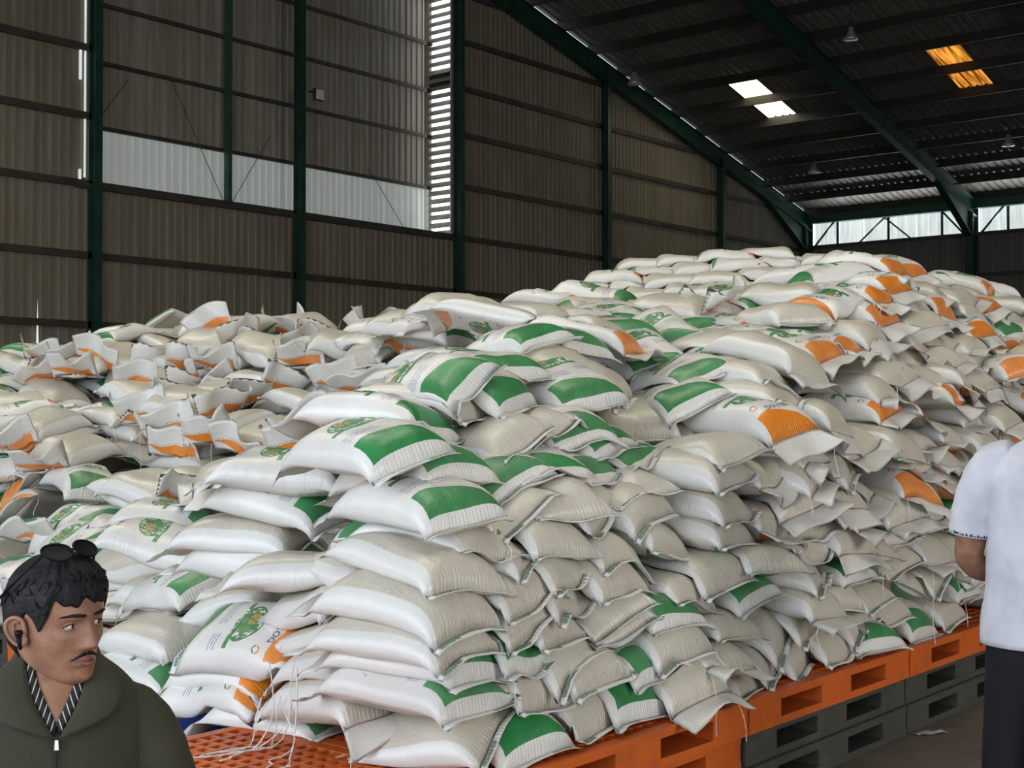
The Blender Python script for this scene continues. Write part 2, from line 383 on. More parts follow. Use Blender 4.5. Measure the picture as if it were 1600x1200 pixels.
for j,(y0,l) in enumerate(((4.28,'behind the seated man'),(5.80,'further left behind the seated man'),(7.30,'third along'),(8.80,'fourth along'))):
    for k in range(3):
        mat=M['orange'] if (k==2 and j==0) else M['grey']
        pallet(3.36+(.10 if j else 0),y0,.0765+.1252*k,1.1,1.46,mat,('orange' if mat is M['orange'] else 'grey')+' pallet '+['on the floor','on the second tier','on the top tier'][k]+', left edge, '+l,PG)

ps=MB(); 
V=[];Fc=[]
for i in range(9):
    for j in range(4): V.append((-.08+.02*i,-.022+.015*j,.004+.006*math.sin(i*1.3+j)*.5+.003))
Fc=[(i*4+j,(i+1)*4+j,(i+1)*4+j+1,i*4+j+1) for i in range(8) for j in range(3)]
sc=mesh_obj('paper_scrap',V,Fc,plain('scrap_paper',(.42,.42,.50),.7)); sc.location=(5.84,2.44,.076); sc.rotation_euler=(0,0,-.5)
md=sc.modifiers.new('thickness','SOLIDIFY'); md.thickness=.001
tag(sc,'small pale paper scrap lying on the floor beside the grey pallets','paper')
# ================================================================ sack materials
def sack_material(kind):
    m,b=new_mat('sack_'+kind,.40)
    n=E.nt.nodes.new('ShaderNodeUVMap'); n.uv_map='print'; u,v,_=sep(E(n.outputs[0])); R=rnd(); P=objcoord()
    R2=(R*37.7).sin().abs()
    uvs=comb(u*.52,v*.36,R*9)
    c=(v-.5)*2
    if kind=='front':
        white=mixc(noise(uvs,5,3).smooth(.35,.7),(.72,.705,.68),(.82,.81,.79))
        col=white
        # green swoosh near the lower end
        inn=.935-.150*(1-((v-.13)/.86).sq())                      # arched inner edge, thick on the left, tapering to the right
        g=u.gt(inn)*u.lt(.935)*v.rng(.10,.985)
        ln=(u-(inn-.016)).abs().lt(.0035)*v.gt(.35)*v.lt(.97)
        # orange swoosh at the mouth end (turned half round)
        ino=.165+.115*(1-((v-.87)/.86).sq())
        o=u.lt(ino)*u.gt(.165)*v.rng(.015,.90)
        dots=u.rng(.150,.157)*((v*260).sin()+(v*97).sin()).gt(.1)*v.rng(.06,.94)
        # small print
        lines=u.rng(.665,.745)*(u*420).sin().gt(.2)*noise(comb(u*60,v*140),1,1).gt(.47)*v.rng(.12,.52)
        lines2=u.rng(.64,.70)*(u*300).sin().gt(.3)*noise(comb(u*60,v*110),1,1).gt(.44)*v.rng(.66,.86)
        # round crest with leaves on a ribbon
        eu=(u-.50)/.098; ev=(v-.5)/.27; rr=eu.sq()+ev.sq()
        ln3=noise(comb(u*9,v*7,2.3),2.6,3)
        crest=rr.lt(1)*(1-(rr.rng(.30,.80)*ln3.gt(.52)))
        gold=((u-.485)/.03).sq()+((v-.42)/.10).sq()
        rib=u.rng(.555,.588)*v.rng(.16,.84)
        lu=(u-.345)/.026; lv=(v-.80)/.048; lr=lu.sq()+lv.sq()
        ring=lr.rng(.42,1.0)
        star=(((u-.288)/.015).sq()+((v-.27)/.026).sq()).lt(1)
        col=mixc(crest.mx(rib),col,mixc(ln3.smooth(.3,.7),(.022,.17,.05),(.05,.30,.085)))
        col=mixc(gold.lt(1)*ln3.gt(.45),col,(.45,.28,.06))
        col=mixc(ring*u.lt(.345),col,(.80,.25,.04)); col=mixc(ring*u.gt(.35),col,(.03,.24,.10))
        col=mixc(star,col,(.75,.42,.03))
        col=mixc(lines.mx(lines2)*.92,col,(.12,.11,.26)); col=mixc(dots*.8,col,(.10,.12,.14))
        gv=noise(uvs,9,3)
        col=mixc(g,col,mixc(gv.smooth(.3,.7),(.016,.185,.050),(.026,.265,.075)))
        col=mixc(ln*.8,col,(.75,.28,.12))
        col=mixc(o,col,mixc(gv.smooth(.3,.7),(.74,.20,.012),(.86,.275,.025)))
        col=mixc(R2*.10,col,(.62,.58,.50))
        rough=.43
    else:
        rice=noise(comb(u*.52,v*.36,R*5),240,2,.7)
        patch=noise(uvs,6,3)
        tan=mixc(rice.smooth(.3,.7),(.49,.445,.37),(.67,.625,.535))
        tan=mixc(patch.smooth(.35,.7)*.6,tan,(.66,.625,.54))
        tan=mixc(R2*.4,tan,(.64,.60,.52))
        film=mixc(.5,(.62,.605,.57),(.68,.67,.65))
        edge=(c.abs()+(patch-.5)*.05).smooth(.80,.83)
        ends=u.lt(.17).mx(u.gt(.965))
        col=mixc(edge,tan,(.76,.75,.73))
        col=mixc(ends,col,film)
        rough=.38
    setc(b,col); b.inputs['Roughness'].default_value=rough
    b.inputs['Coat Weight'].default_value=.35; b.inputs['Coat Roughness'].default_value=.22
    # gathered pleats at both ends, cross creases, weave
    endm=((u-.565).abs()).smooth(.335,.40)*u.gt(.16)
    ple=((v*150+noise(uvs,9,2)*16).sin())*endm*noise(comb(u*3,v*26,R*3),1,2).smooth(.3,.7)
    cre=noise(comb(u*46,v*5,R*7),1.0,3,.6)
    wr=noise(comb(u*.52,v*.36,R*11),22,4,.65)
    bump(b,ple*.22+cre*.45+wr*1.1,.6,.008)
    return m
M['front']=sack_material('front'); M['back']=sack_material('back')
M['ink']=plain('navy_ink',(.030,.030,.095),.45)
M['ribbon_text']=plain('white_ink',(.80,.82,.78),.45)
M['thread']=plain('white_thread',(.78,.76,.72),.7)
m,b=new_mat('seam_tape',.5)
n=E.nt.nodes.new('ShaderNodeUVMap'); n.uv_map='print'; u,v,_=sep(E(n.outputs[0]))
lab=v.rng(.66,.93)*u.rng(.25,.8)*noise(comb(u*6,v*150),1,2).gt(.40)
setc(b,mixc(lab*.85,(.76,.76,.75),(.02,.14,.065))); bump(b,(v*190).sin(),.4,.003); M['seam']=m
m,b=new_mat('seam_tape_bottom',.5,0,(.72,.72,.70)); M['seam_back']=m
# ================================================================ sack shapes
SL,SW,ST=.50,.36,.125
NA,NB=18,12
HX0,HY0,HC,HN=1.5,1.5,.03,500
HM=np.zeros((HN,HN))-1
HM[:,:]=.0
def hidx(p): return np.clip(((p[...,0]-HX0)/HC).astype(int),0,HN-1),np.clip(((p[...,1]-HY0)/HC).astype(int),0,HN-1)
for x0,x1,y0,y1,z in ((1.57,10.0,2.5,3.6,.452),(1.6,3.0,3.6,4.43,.30),(3.36,14,4.28,16,.452),(2.55,14,3.6,4.45,.45)):
    i0,i1=int((x0-HX0)/HC),int((x1-HX0)/HC); j0,j1=int((y0-HY0)/HC),int((y1-HY0)/HC); HM[max(i0,0):i1,max(j0,0):j1]=z
def ease(n):
    t=np.linspace(-1,1,n+1); return np.sin(t*np.pi/2)*.55+t*.45
def smooth_disp(d,it=3):
    for _ in range(it):
        p=np.pad(d,1,mode='edge'); s=(p[:-2,1:-1]+p[2:,1:-1]+p[1:-1,:-2]+p[1:-1,2:])/4
        d=np.maximum(d,.5*d+.5*s)
    return d
def build_sack(row,idx,na=NA,nb=NB,parts=True):
    """geometry of one sack laid at its place; returns dict of arrays in world space"""
    x,y,z,yw,pt_,ro,kind,flap=row[:8]; rg=np.random.default_rng(1000+idx)
    a=np.array([math.cos(yw)*math.cos(pt_),math.sin(yw)*math.cos(pt_),math.sin(pt_)])
    w0=np.array([math.sin(yw),-math.cos(yw),0.]); u0=np.cross(w0,a)
    w=w0*math.cos(ro)+u0*math.sin(ro); up=np.cross(w,a)
    ff=kind[0]=='F'; near_orange=kind[1]=='O'
    ex=-a if near_orange else a; ez=up if ff else -up; ey=np.cross(ez,ex)
    us=1 if ff else -1                          # local z that points up in the world
    A_,B_=np.meshgrid(ease(na),ease(nb),indexing='ij')
    Ls=SL*rg.uniform(.95,1.03); Ws=SW*rg.uniform(.95,1.02); T=ST*rg.uniform(.88,1.08)
    f=np.clip(1-np.abs(A_)**4.6,0,1)**.56; g=np.clip(1-np.abs(B_)**3.0,0,1)**.56
    X=A_*Ls/2*(.965+.035*B_**4); Y=B_*Ws/2*(.93+.07*np.abs(A_)**3)
    lump=sum(rg.uniform(-.004,.004)*np.sin(A_*rg.uniform(1.5,5)+rg.uniform(0,6))*np.sin(B_*rg.uniform(1,4)+rg.uniform(0,6)) for _ in range(5))
    bend=rg.uniform(-.012,.006); tw=rg.uniform(-.014,.014)
    drop=-(T*.34)*np.abs(A_)**7-(T*.12)*np.abs(B_)**6+bend*A_**2*1.4+tw*A_*B_+rg.uniform(-.012,.012)*A_
    th=f*g
    zup=T*.60*th+drop+lump*th*2; zlo=-T*.40*th*(.9)+drop
    c=np.array([x,y,z])+a*(Ls/2+(.0 if near_orange else .012))+up*(T*.30)
    def W3(X,Y,Z): return c+X[...,None]*ex+Y[...,None]*ey+(Z*us)[...,None]*ez
    U=W3(X,Y,zup); Lo=W3(X,Y,zlo)
    # settle on whatever already lies underneath
    i,j=hidx(Lo); d=np.clip(HM[i,j]-Lo[...,2],0,.07)
    d=smooth_disp(d,4); Lo[...,2]+=d; U[...,2]+=d*.34
    lowest=(U[...,2]-Lo[...,2]); need=np.clip(.012*th-lowest,0,None); U[...,2]+=need
    rim=(A_**2>=.9999)|(B_**2>=.9999)
    mid=(U+Lo)/2; U[rim]=mid[rim]; Lo[rim]=mid[rim]
    # sacks sag into hollows left below
    i,j=hidx(Lo); gp=Lo[...,2]-HM[i,j]; gap=np.clip(gp,0,.04)*np.clip((.20-gp)/.10,0,1)
    for _ in range(5):
        q=np.pad(gap,1,mode='edge'); gap=.4*gap+.15*(q[:-2,1:-1]+q[2:,1:-1]+q[1:-1,:-2]+q[1:-1,2:])
    gap=gap*np.clip(th*1.6-.3,0,1)
    Lo[...,2]-=gap*.8
    iu,ju=hidx(U)
    for di in (0,1):
        for dj in (0,1): np.maximum.at(HM,(np.clip(iu+di,0,HN-1),np.clip(ju+dj,0,HN-1)),U[...,2]-.004)
    up_is_front=ff
    F,B=(U,Lo) if ff else (Lo,U)
    return dict(F=F,B=B,A=A_,Bb=B_,ex=ex,ey=ey,ez=ez,up=up,c=c,us=us,Ls=Ls,Ws=Ws,rg=rg,kind=kind,flap=flap,near_orange=near_orange)
def sheet_mesh(F,B,u,v):
    """closed pillow from two sheets that share their rim; returns verts, faces, mat idx, uv"""
    n0,n1=F.shape[0],F.shape[1]; V=list(F.reshape(-1,3)); idF=np.arange(n0*n1).reshape(n0,n1); idB=idF.copy()
    k=n0*n1
    for i in range(1,n0-1):
        for j in range(1,n1-1): V.append(B[i,j]); idB[i,j]=k; k+=1
    fs=[];mi=[];uv=[]
    for i in range(n0-1):
        for j in range(n1-1):
            q=[(i,j),(i+1,j),(i+1,j+1),(i,j+1)]
            fs.append([idF[p] for p in q]); mi.append(0); uv+=[(u[p],v[p]) for p in q]
            q=q[::-1]; fs.append([idB[p] for p in q]); mi.append(1); uv+=[(u[p],v[p]) for p in q]
    return V,fs,mi,uv
def strip(rimF,dir0,nrm,length,ang,waves,rg,u0,u1,vv,n=6,thick=.0022,wide=1.03):
    """flat cloth strip leaving the rim line rimF along dir0, curling by ang (radians) towards nrm"""
    nb=rimF.shape[0]; P=[rimF.copy()]; mid=rimF.mean(0)
    ph=rg.uniform(0,6,3); t=np.linspace(-1,1,nb)
    loc=ang+waves*(np.sin(t*2.2+ph[0])*.5+np.sin(t*5+ph[1])*.35)
    cur=rimF.copy()
    for k in range(1,n+1):
        s=(k-.5)/n; th=loc*min(1,(.85 if abs(ang)>.6 else .35)+s*1.0)+(.22*t**2 if ang>.6 else 0)
        stepv=(np.cos(th)[:,None]*dir0+np.sin(th)[:,None]*nrm)*length/n
        cur=cur+stepv; q=cur.copy()
        q=q+(q-q.mean(0))*((wide-1)*k/n)
        P.append(q)
    P=np.array(P); off=nrm*thick*.5
    du=np.gradient(P,axis=0); dv=np.gradient(P,axis=1); off=np.cross(du,dv); off/=np.linalg.norm(off,axis=2)[...,None]+1e-9
    ref=np.cross(dir0,rimF[-1]-rimF[0]); off*=np.sign(ref@nrm)*thick*.5
    return P+off,P-off,np.linspace(u0,u1,n+1)[:,None]*np.ones((1,nb)),np.ones((n+1,1))*vv[None,:]
def full_sack(row,idx,parent_mode=True):
    s=build_sack(row,idx); rg=s['rg']; A_,Bb=s['A'],s['Bb']
    upturn=s['near_orange'] and s['flap']>35
    u_or=.262 if upturn else .165
    u=u_or+(.965-u_or)*(1-A_)/2*1.0; v=.5-Bb/2
    s['u'],s['v']=u,v; s['u_or']=u_or
    out={'body':sheet_mesh(s['F'],s['B'],u,v)}
    hn=s['ez']
    # mouth flap at the orange end, index na side (A=+1)
    rim=s['F'][-1]; ang=math.radians(s['flap']) if s['near_orange'] else rg.uniform(-.9,.2)
    dirn=s['ex']-s['up']*(s['ex']@s['up'])
    P,Q,uu,vv=strip(rim,s['ex'],s['up'],(.19 if upturn else rg.uniform(.085,.115)) if s['near_orange'] else .075,ang,.55,rg,u_or,0.0,v[-1],8)
    if s['us']<0: P,Q=Q,P
    out['end_flap']=sheet_mesh(P,Q,uu,vv)
    rim=s['F'][0]
    P,Q,uu,vv=strip(rim,-s['ex'],s['up'],.026,rg.uniform(-.2,.5),.25,rg,0,1,v[0],3,.004,1.0)
    if s['us']<0: P,Q=Q,P
    out['end_seam']=sheet_mesh(P,Q,uu,vv)
    return s,out
# lettering mapped onto the front sheet
def glyphs(text,size=1.):
    cu=bpy.data.curves.new('lettering','FONT'); cu.body=text; cu.resolution_u=2; cu.size=size
    o=bpy.data.objects.new('lettering',cu); COL.objects.link(o); dg=bpy.context.evaluated_depsgraph_get(); me=o.evaluated_get(dg).to_mesh()
    bm=bmesh.new(); bm.from_mesh(me); bmesh.ops.triangulate(bm,faces=bm.faces[:])
    bmesh.ops.subdivide_edges(bm,edges=[e for e in bm.edges if e.calc_length()>.35],cuts=1,use_grid_fill=False); bmesh.ops.triangulate(bm,faces=bm.faces[:])
    V=np.array([p.co[:] for p in bm.verts]); Fc=[[q.index for q in f.verts] for f in bm.faces]; bm.free()
    o.evaluated_get(dg).to_mesh_clear(); bpy.data.objects.remove(o); bpy.data.curves.remove(cu)
    V[:,:2]-=V[:,:2].min(0); return V[:,:2],Fc
G_NAME=glyphs('BULOG'); G_RICE=glyphs('Beras')
G_NAME[0][:]=G_NAME[0]/G_NAME[0][:,0].max(); G_RICE[0][:]=G_RICE[0]/G_RICE[0][:,0].max()
def lettering(s,G,ub,vl,vr,hu):
    """text baseline across the sack at u=ub from v=vl to v=vr, letter height hu towards the orange end"""
    V,Fc=G; asp=V[:,1].max(); uu=ub-hu*V[:,1]/asp; vv=vl+(vr-vl)*V[:,0]
    na,nb=s['F'].shape[0]-1,s['F'].shape[1]-1
    ua=s['u'][:,0]; va=s['v'][0]
    fi=np.interp(uu,ua[::-1],np.arange(na+1)[::-1]); fj=np.interp(vv,va[::-1],np.arange(nb+1)[::-1])
    i=np.clip(fi.astype(int),0,na-1); j=np.clip(fj.astype(int),0,nb-1); a=(fi-i)[:,None]; b_=(fj-j)[:,None]; F=s['F']
    p=F[i,j]*(1-a)*(1-b_)+F[i+1,j]*a*(1-b_)+F[i,j+1]*(1-a)*b_+F[i+1,j+1]*a*b_
    n=np.cross(F[i+1,j]-F[i,j],F[i,j+1]-F[i,j]); n/=np.linalg.norm(n,axis=1)[:,None]+1e-9
    n*=np.sign((n@s['ez']))[:,None]
    return p+n*.004,Fc
# ================================================================ the sacks: place of the near end, heading, pitch, roll, kind, mouth angle
ROWS=[
(2.983,2.566,0.617,1.64,0.07,-0.06,'FG',0,'a',0,4.09),
(2.975,2.595,0.773,1.68,0.09,0.05,'BG',0,'a',0,4.09),
(2.987,2.606,0.869,1.64,0.07,0.01,'BG',0,'a',0,4.12),
(3.022,2.589,0.701,1.69,0.07,-0.06,'FG',0,'a',0,4.12),
(3.11,2.595,0.523,1.81,-0.19,0.23,'BG',0,'a',0,4.16),
(3.022,2.638,0.971,1.51,0.09,-0.13,'BG',0,'a',0,4.19),
(3.21,2.526,0.474,1.59,0.14,0.01,'FG',0,'a',0,4.25),
(3.122,2.731,1.155,1.5,0.1,0.11,'FG',0,'a',0,4.33),
(3.284,2.601,0.704,1.73,0.05,-0.19,'FG',0,'a',0,4.33),
(3.305,2.609,0.807,1.73,0.1,0.08,'BG',0,'a',0,4.34),
(3.32,2.581,0.596,1.71,0.05,-0.28,'BG',0,'a',0,4.35),
(3.22,2.704,1,1.59,0.13,-0.21,'BG',0,'a',0,4.37),
(3.326,2.623,0.877,1.7,0.09,-0.06,'BG',0,'a',0,4.38),
(3.05,2.89,1.33,1.45,0.06,0.27,'FG',0,'a',0,4.38),
(2.997,2.949,0.59,1.41,-0.15,0,'BO',-40,'a',0,4.39),
(3.027,2.962,0.682,1.39,-0.19,-0,'BO',-40,'a',0,4.43),
(3.424,2.713,0.956,1.96,0,-0.2,'BG',0,'a',0,4.45),
(3.457,2.613,0.745,1.76,0.05,-0.2,'BG',0,'a',0,4.46),
(3.507,2.586,0.657,1.74,0.03,0.04,'BG',0,'a',0,4.48),
(3.56,2.555,0.478,1.75,0.14,0.02,'BG',0,'a',0,4.5),
(3.059,3.032,0.776,1.34,-0.26,0,'BO',-40,'a',0,4.5),
(3.246,2.86,1.269,1.5,-0.03,0.08,'FG',0,'a',0,4.51),
(3.558,2.65,0.84,1.91,0.05,-0.03,'BG',0,'a',0,4.52),
(3.583,2.56,0.619,1.65,0.09,0.08,'BG',0,'a',0,4.54),
(3.132,3.031,0.963,1.43,-0.2,0,'BG',0,'a',0,4.54),
(3.564,2.653,0.909,1.81,0.05,-0.07,'BG',0,'a',0,4.56),
(3.441,2.751,1.131,1.5,-0.25,0.4,'BG',0,'a',0,4.58),
(3.082,3.123,0.845,1.32,-0.17,0,'BG',0,'a',0,4.58),
(3.532,2.665,1.028,1.55,0.07,-0.05,'BG',0,'a',0,4.6),
(3.26,3.233,0.91,2.13,0.05,-0.02,'BG',0,'a',0,4.61),
(3.347,3.051,1.407,1.83,0.09,-0.09,'FG',0,'a',0,4.64),
(3.143,3.281,0.391,1.75,0.08,-0.09,'FG',0,'a',0,4.65),
(3.503,2.828,1.25,1.44,-0.12,0.36,'FG',0,'a',0,4.69),
(3.79,2.54,0.493,1.63,0.09,-0.02,'FG',0,'a',0,4.7),
(3.104,3.43,0.698,1.69,-0.02,0.66,'FO',-30,'a',0,4.71),
(3.622,2.699,1.113,1.33,0.03,0.23,'BG',0,'a',0,4.72),
(3.797,2.619,0.884,1.69,0.07,0.01,'BG',0,'a',0,4.74),
(3.755,2.593,0.733,1.31,-0.28,0.43,'BG',0,'a',0,4.76),
(3.757,2.6,0.794,1.35,-0.19,0.39,'BG',0,'a',0,4.76),
(3.084,3.536,0.525,1.65,-0.07,0.49,'FO',-60,'a',0,4.77),
(3.855,2.746,1.1,1.98,0.2,0.2,'BG',0,'a',0,4.79),
(3.098,3.532,0.583,1.6,-0.1,0.56,'FO',-40,'a',0,4.79),
(3.913,2.555,0.572,1.63,0.09,-0.03,'FG',0,'a',0,4.8),
(3.231,3.334,1.008,0.01,0.17,-0.17,'FG',0,'a',0,4.81),
(3.66,2.814,1.254,1.37,0,0.3,'FG',0,'a',0,4.82),
(3.86,2.662,0.947,1.67,0.08,-0.2,'BG',0,'a',0,4.83),
(3.631,2.926,1.379,1.51,-0.18,0.53,'BG',0,'a',0,4.83),
(3.617,3.108,1.478,1.85,0.03,0.02,'BG',0,'a',0,4.88),
(3.555,3.09,1.58,1.47,-0.23,0.68,'FG',0,'a',0,4.88),
(4.049,2.544,0.628,1.57,0.21,0.12,'BG',0,'a',0,4.9),
(4.06,2.508,0.512,1.49,0.07,0.21,'BO',-15,'a',0,4.91),
(4.048,2.561,0.731,1.5,0.1,-0.08,'FG',0,'a',0,4.94),
(3.786,3.074,1.49,1.89,0.26,0.25,'FG',0,'a',0,4.96),
(3.454,3.572,1.206,2.09,0.09,0.04,'FG',0,'a',0,4.98),
(3.977,2.831,1.198,1.77,0.1,-0.02,'FG',0,'a',0,4.99),
(4.097,2.705,1.096,1.74,0.17,0.19,'BG',0,'a',0,5.01),
(3.833,2.965,1.382,1.48,-0.1,0.35,'BG',0,'a',0,5.03),
(3.422,3.614,1.094,1.84,0.17,0.15,'FG',0,'a',0,5.04),
(4.22,2.601,0.782,1.67,0.09,-0.07,'BG',0,'a',0,5.06),
(4.159,2.675,0.98,1.66,0.2,-0.16,'BG',0,'a',0,5.06),
(3.378,3.706,0.885,1.76,0.1,0.07,'FG',0,'a',0,5.09),
(3.294,3.714,0.773,1.51,-0.14,-0,'BG',0,'a',0,5.09),
(3.404,3.758,0.963,1.95,0.05,-0.02,'BG',0,'a',0,5.1),
(4.086,2.734,1.165,1.32,-0.15,0.41,'BG',0,'a',0,5.1),
(4.306,2.53,0.554,1.55,0.07,0.09,'BO',-10,'a',0,5.1),
(3.989,2.923,1.365,1.35,0.06,0.19,'FG',0,'a',0,5.14),
(4.399,2.577,0.847,1.57,0.2,0.21,'BG',0,'a',0,5.19),
(4.159,2.905,1.322,1.7,0.14,0.13,'FG',0,'a',0,5.19),
(3.912,3.185,1.593,1.45,0.11,0.13,'FG',0,'a',0,5.23),
(4.456,2.562,0.651,1.59,0.05,-0.09,'BG',0,'a',0,5.24),
(4.298,2.867,1.259,1.79,0.1,0.11,'FG',0,'a',0,5.26),
(4.497,2.597,1.006,1.7,0.07,-0.02,'BG',0,'a',0,5.26),
(4.541,2.549,0.423,1.73,0.09,-0.09,'BG',0,'a',0,5.26),
(4.511,2.613,1.215,1.69,0.05,0.02,'BG',0,'a',0,5.29),
(4.527,2.606,1.09,1.72,0.05,-0,'BG',0,'a',0,5.29),
(4.165,3.019,1.499,1.4,0.31,0.31,'FG',0,'a',0,5.31),
(4.553,2.607,1.311,1.42,-0.2,0.27,'BG',0,'a',0,5.37),
(4.626,2.575,0.763,1.59,0.09,0.08,'FG',0,'a',0,5.37),
(4.736,2.58,0.465,1.93,0.14,0.09,'BG',0,'a',0,5.38),
(4.445,3.083,1.499,2.04,0.31,0.34,'BG',0,'a',0,5.43),
(3.462,4.046,0.632,1.36,-0.17,0,'BG',0,'a',0,5.46),
(4.855,2.596,0.579,1.96,0.17,0.22,'BG',0,'a',0,5.47),
(4.975,2.578,0.471,1.91,0.14,0.09,'BG',0,'a',0,5.57),
(4.281,3.32,1.751,1.49,-0.13,0.3,'FG',0,'a',0,5.6),
(3.43,4.333,0.782,1.41,-0.21,0.26,'FG',0,'a',0,5.6),
(5.046,2.594,0.588,1.9,0.17,0.12,'BG',0,'a',0,5.63),
(4.95,2.62,1.422,1.44,0.07,0.26,'FO',-35,'a',0,5.67),
(3.61,4.536,0.857,2.17,0.2,0.22,'FG',0,'a',0,5.69),
(3.506,4.437,0.613,1.46,-0.11,-0,'FG',0,'a',0,5.72),
(3.517,4.496,0.707,1.49,-0.08,-0,'BG',0,'a',0,5.76),
(5.149,2.62,1.256,1.72,0.03,0.09,'BO',-40,'a',0,5.78),
(4.615,3.137,1.37,0.68,0.26,0.17,'BG',0,'a',0,5.81),
(5.233,2.542,0.472,1.65,0.1,-0.09,'BG',0,'a',0,5.81),
(4.815,2.964,1.5,1.12,-0.11,0.35,'FG',0,'a',0,5.84),
(5.148,2.73,1.492,1.7,0.07,0.07,'BG',0,'a',0,5.85),
(4.587,3.342,1.731,1.51,0.05,-0.05,'FG',0,'a',0,5.85),
(4.729,3.167,1.326,0.22,0.21,0,'BG',0,'a',0,5.89),
(4.924,2.964,1.33,0.95,-0.03,0.35,'BG',0,'a',0,5.94),
(5.212,2.811,1.578,1.63,0,-0.06,'BG',0,'a',0,5.97),
(4.987,3.014,1.591,1.21,-0.02,0.35,'FG',0,'a',0,5.99),
(3.641,4.993,0.716,-0.86,0.14,3.01,'BG',0,'a',0,6),
(5.489,2.545,0.524,1.64,0.1,0.02,'BG',0,'a',0,6.01),
(5.487,2.479,0.466,1.33,0.05,0.01,'FG',0,'a',0,6.02),
(3.453,4.892,0.53,0.44,-0.22,0.35,'FG',0,'a',0,6.04),
(3.403,5.072,0.627,0.43,-0.23,0,'BG',0,'a',0,6.11),
(3.75,4.947,0.911,1.73,-0.29,0.78,'BG',0,'a',0,6.15),
(5.256,3.06,1.634,0.87,-0,0.35,'FG',0,'a',0,6.26),
(3.971,4.955,0.924,2.04,0.17,0.12,'FG',0,'a',0,6.27),
(4.278,4.798,1.219,2.48,-0.2,0,'BG',0,'a',0,6.3),
(5.12,3.344,1.647,1.1,0.33,0.26,'FG',0,'a',0,6.3),
(3.529,5.236,0.682,0.45,-0.19,0.09,'BG',0,'a',0,6.32),
(3.671,5.44,0.76,-0.7,0.17,3.05,'FG',0,'a',0,6.35),
(3.999,4.781,1.129,1.32,-0.23,0,'BG',0,'a',0,6.35),
(3.634,5.318,0.836,1.53,-0.01,0.61,'FG',0,'a',0,6.35),
(6.062,2.527,0.469,1.61,0.26,0.03,'FG',0,'a',0,6.44),
(6.062,2.706,1.468,1.69,0.03,0.15,'FO',-25,'a',0,6.54),
(5.64,3.149,1.713,1.42,0.15,0.26,'BG',0,'a',0,6.54),
(5.894,2.928,1.745,1.65,0.03,0.13,'FO',-20,'a',0,6.56),
(5.523,3.257,1.695,1.13,-0.04,0.35,'FG',0,'a',0,6.57),
(6.145,2.738,1.528,1.65,0.03,0.12,'BO',-20,'a',0,6.63),
(4.15,5.121,1.051,1.44,0.12,0.02,'BO',55,'f',0,6.65),
(4.061,5.376,1.027,1.57,0.16,0.09,'BO',61,'f',0,6.72),
(6.431,2.537,0.483,1.65,0.09,0.04,'BG',0,'a',0,6.73),
(5.58,3.578,1.745,0.99,0.4,0.52,'FG',0,'a',0,6.8),
(6.237,2.974,1.779,1.78,0,0.12,'FO',-20,'a',0,6.83),
(3.918,5.76,0.908,1.58,-0.12,0.52,'FG',0,'a',0,6.85),
(4.463,5.008,1.283,0.23,0.1,0.19,'BO',62,'f',0,6.87),
(4.082,5.56,0.96,1.48,0.22,-0.2,'BO',52,'f',0,6.87),
(6.41,2.793,1.639,1.53,0.05,0.26,'BO',-30,'a',0,6.89),
(3.587,6.179,0.688,0.6,-0.32,0.61,'FG',0,'a',0,6.97),
(4.185,5.86,0.977,-0.8,0.16,-2.86,'FG',0,'a',0,6.97),
(6.576,2.995,1.852,1.64,0,0.15,'BO',-30,'a',0,7.13),
(4.706,5.194,1.377,0.29,0.27,0.26,'BO',59,'f',0,7.17),
(3.748,6.426,0.882,0.41,-0.51,0.35,'FG',0,'a',0,7.23),
(6.275,3.486,1.849,1.38,0.14,0.07,'FO',-5,'a',0,7.26),
(6.1,3.717,1.846,1.05,0.15,0.26,'FG',0,'a',0,7.31),
(5.877,4.054,1.898,1.09,0.19,0.17,'FG',0,'a',0,7.35),
(4.621,5.629,1.261,0.12,0.23,-0.32,'BO',58,'f',0,7.36),
(6.839,3.065,1.972,1.62,0.03,0.2,'FO',-35,'a',0,7.38),
(3.874,6.581,0.948,0.58,-0.15,0.79,'FO',0,'a',0,7.45),
(6.473,3.697,1.954,1.71,0.09,0.1,'BO',20,'a',0,7.48),
(6.349,3.843,1.966,1.65,0.08,0.2,'BO',50,'a',0,7.49),
(6.952,3.134,2.056,1.68,0.03,0.18,'FO',-35,'a',0,7.5),
(6.641,3.655,2.039,1.6,0.15,0.35,'FG',0,'a',0,7.6),
(4.082,6.625,1.167,0.32,0.23,-0.05,'BO',52,'f',0,7.6),
(4.662,5.951,1.321,0.3,0.21,0.16,'BO',65,'f',0,7.62),
(4.069,6.848,1.046,0.44,-0.02,0.61,'FO',0,'a',0,7.76),
(7.229,3.18,2.159,1.56,0.05,0.18,'FO',-40,'a',0,7.77),
(5.18,5.597,1.44,1.31,0.21,-0.22,'BO',66,'f',0,7.77),
(4.068,6.906,1.296,0.33,0.24,0.01,'BO',64,'f',0,7.77),
(4.159,6.791,1.166,0.58,0.3,0.44,'FO',0,'a',0,7.78),
(4.904,6.157,1.44,1.72,0.22,0.43,'BO',70,'f',0,7.82),
(6.534,4.163,1.993,1.64,0.09,0,'BO',40,'a',0,7.84),
(4.702,6.307,1.24,0.27,0.16,-0.18,'BO',66,'f',0,7.88),
(5.388,5.504,1.579,0.24,0.23,-0,'BO',52,'f',0,7.89),
(4.7,6.344,1.371,0.27,0.12,0.18,'BO',64,'f',0,7.91),
(7.435,3.263,2.262,1.68,0.1,0.22,'FO',-45,'a',0,7.95),
(4.131,7.15,1.284,0.17,0.25,0.35,'FO',0,'a',0,7.96),
(4.626,6.585,1.174,0.92,0.27,0,'BG',0,'a',0,8),
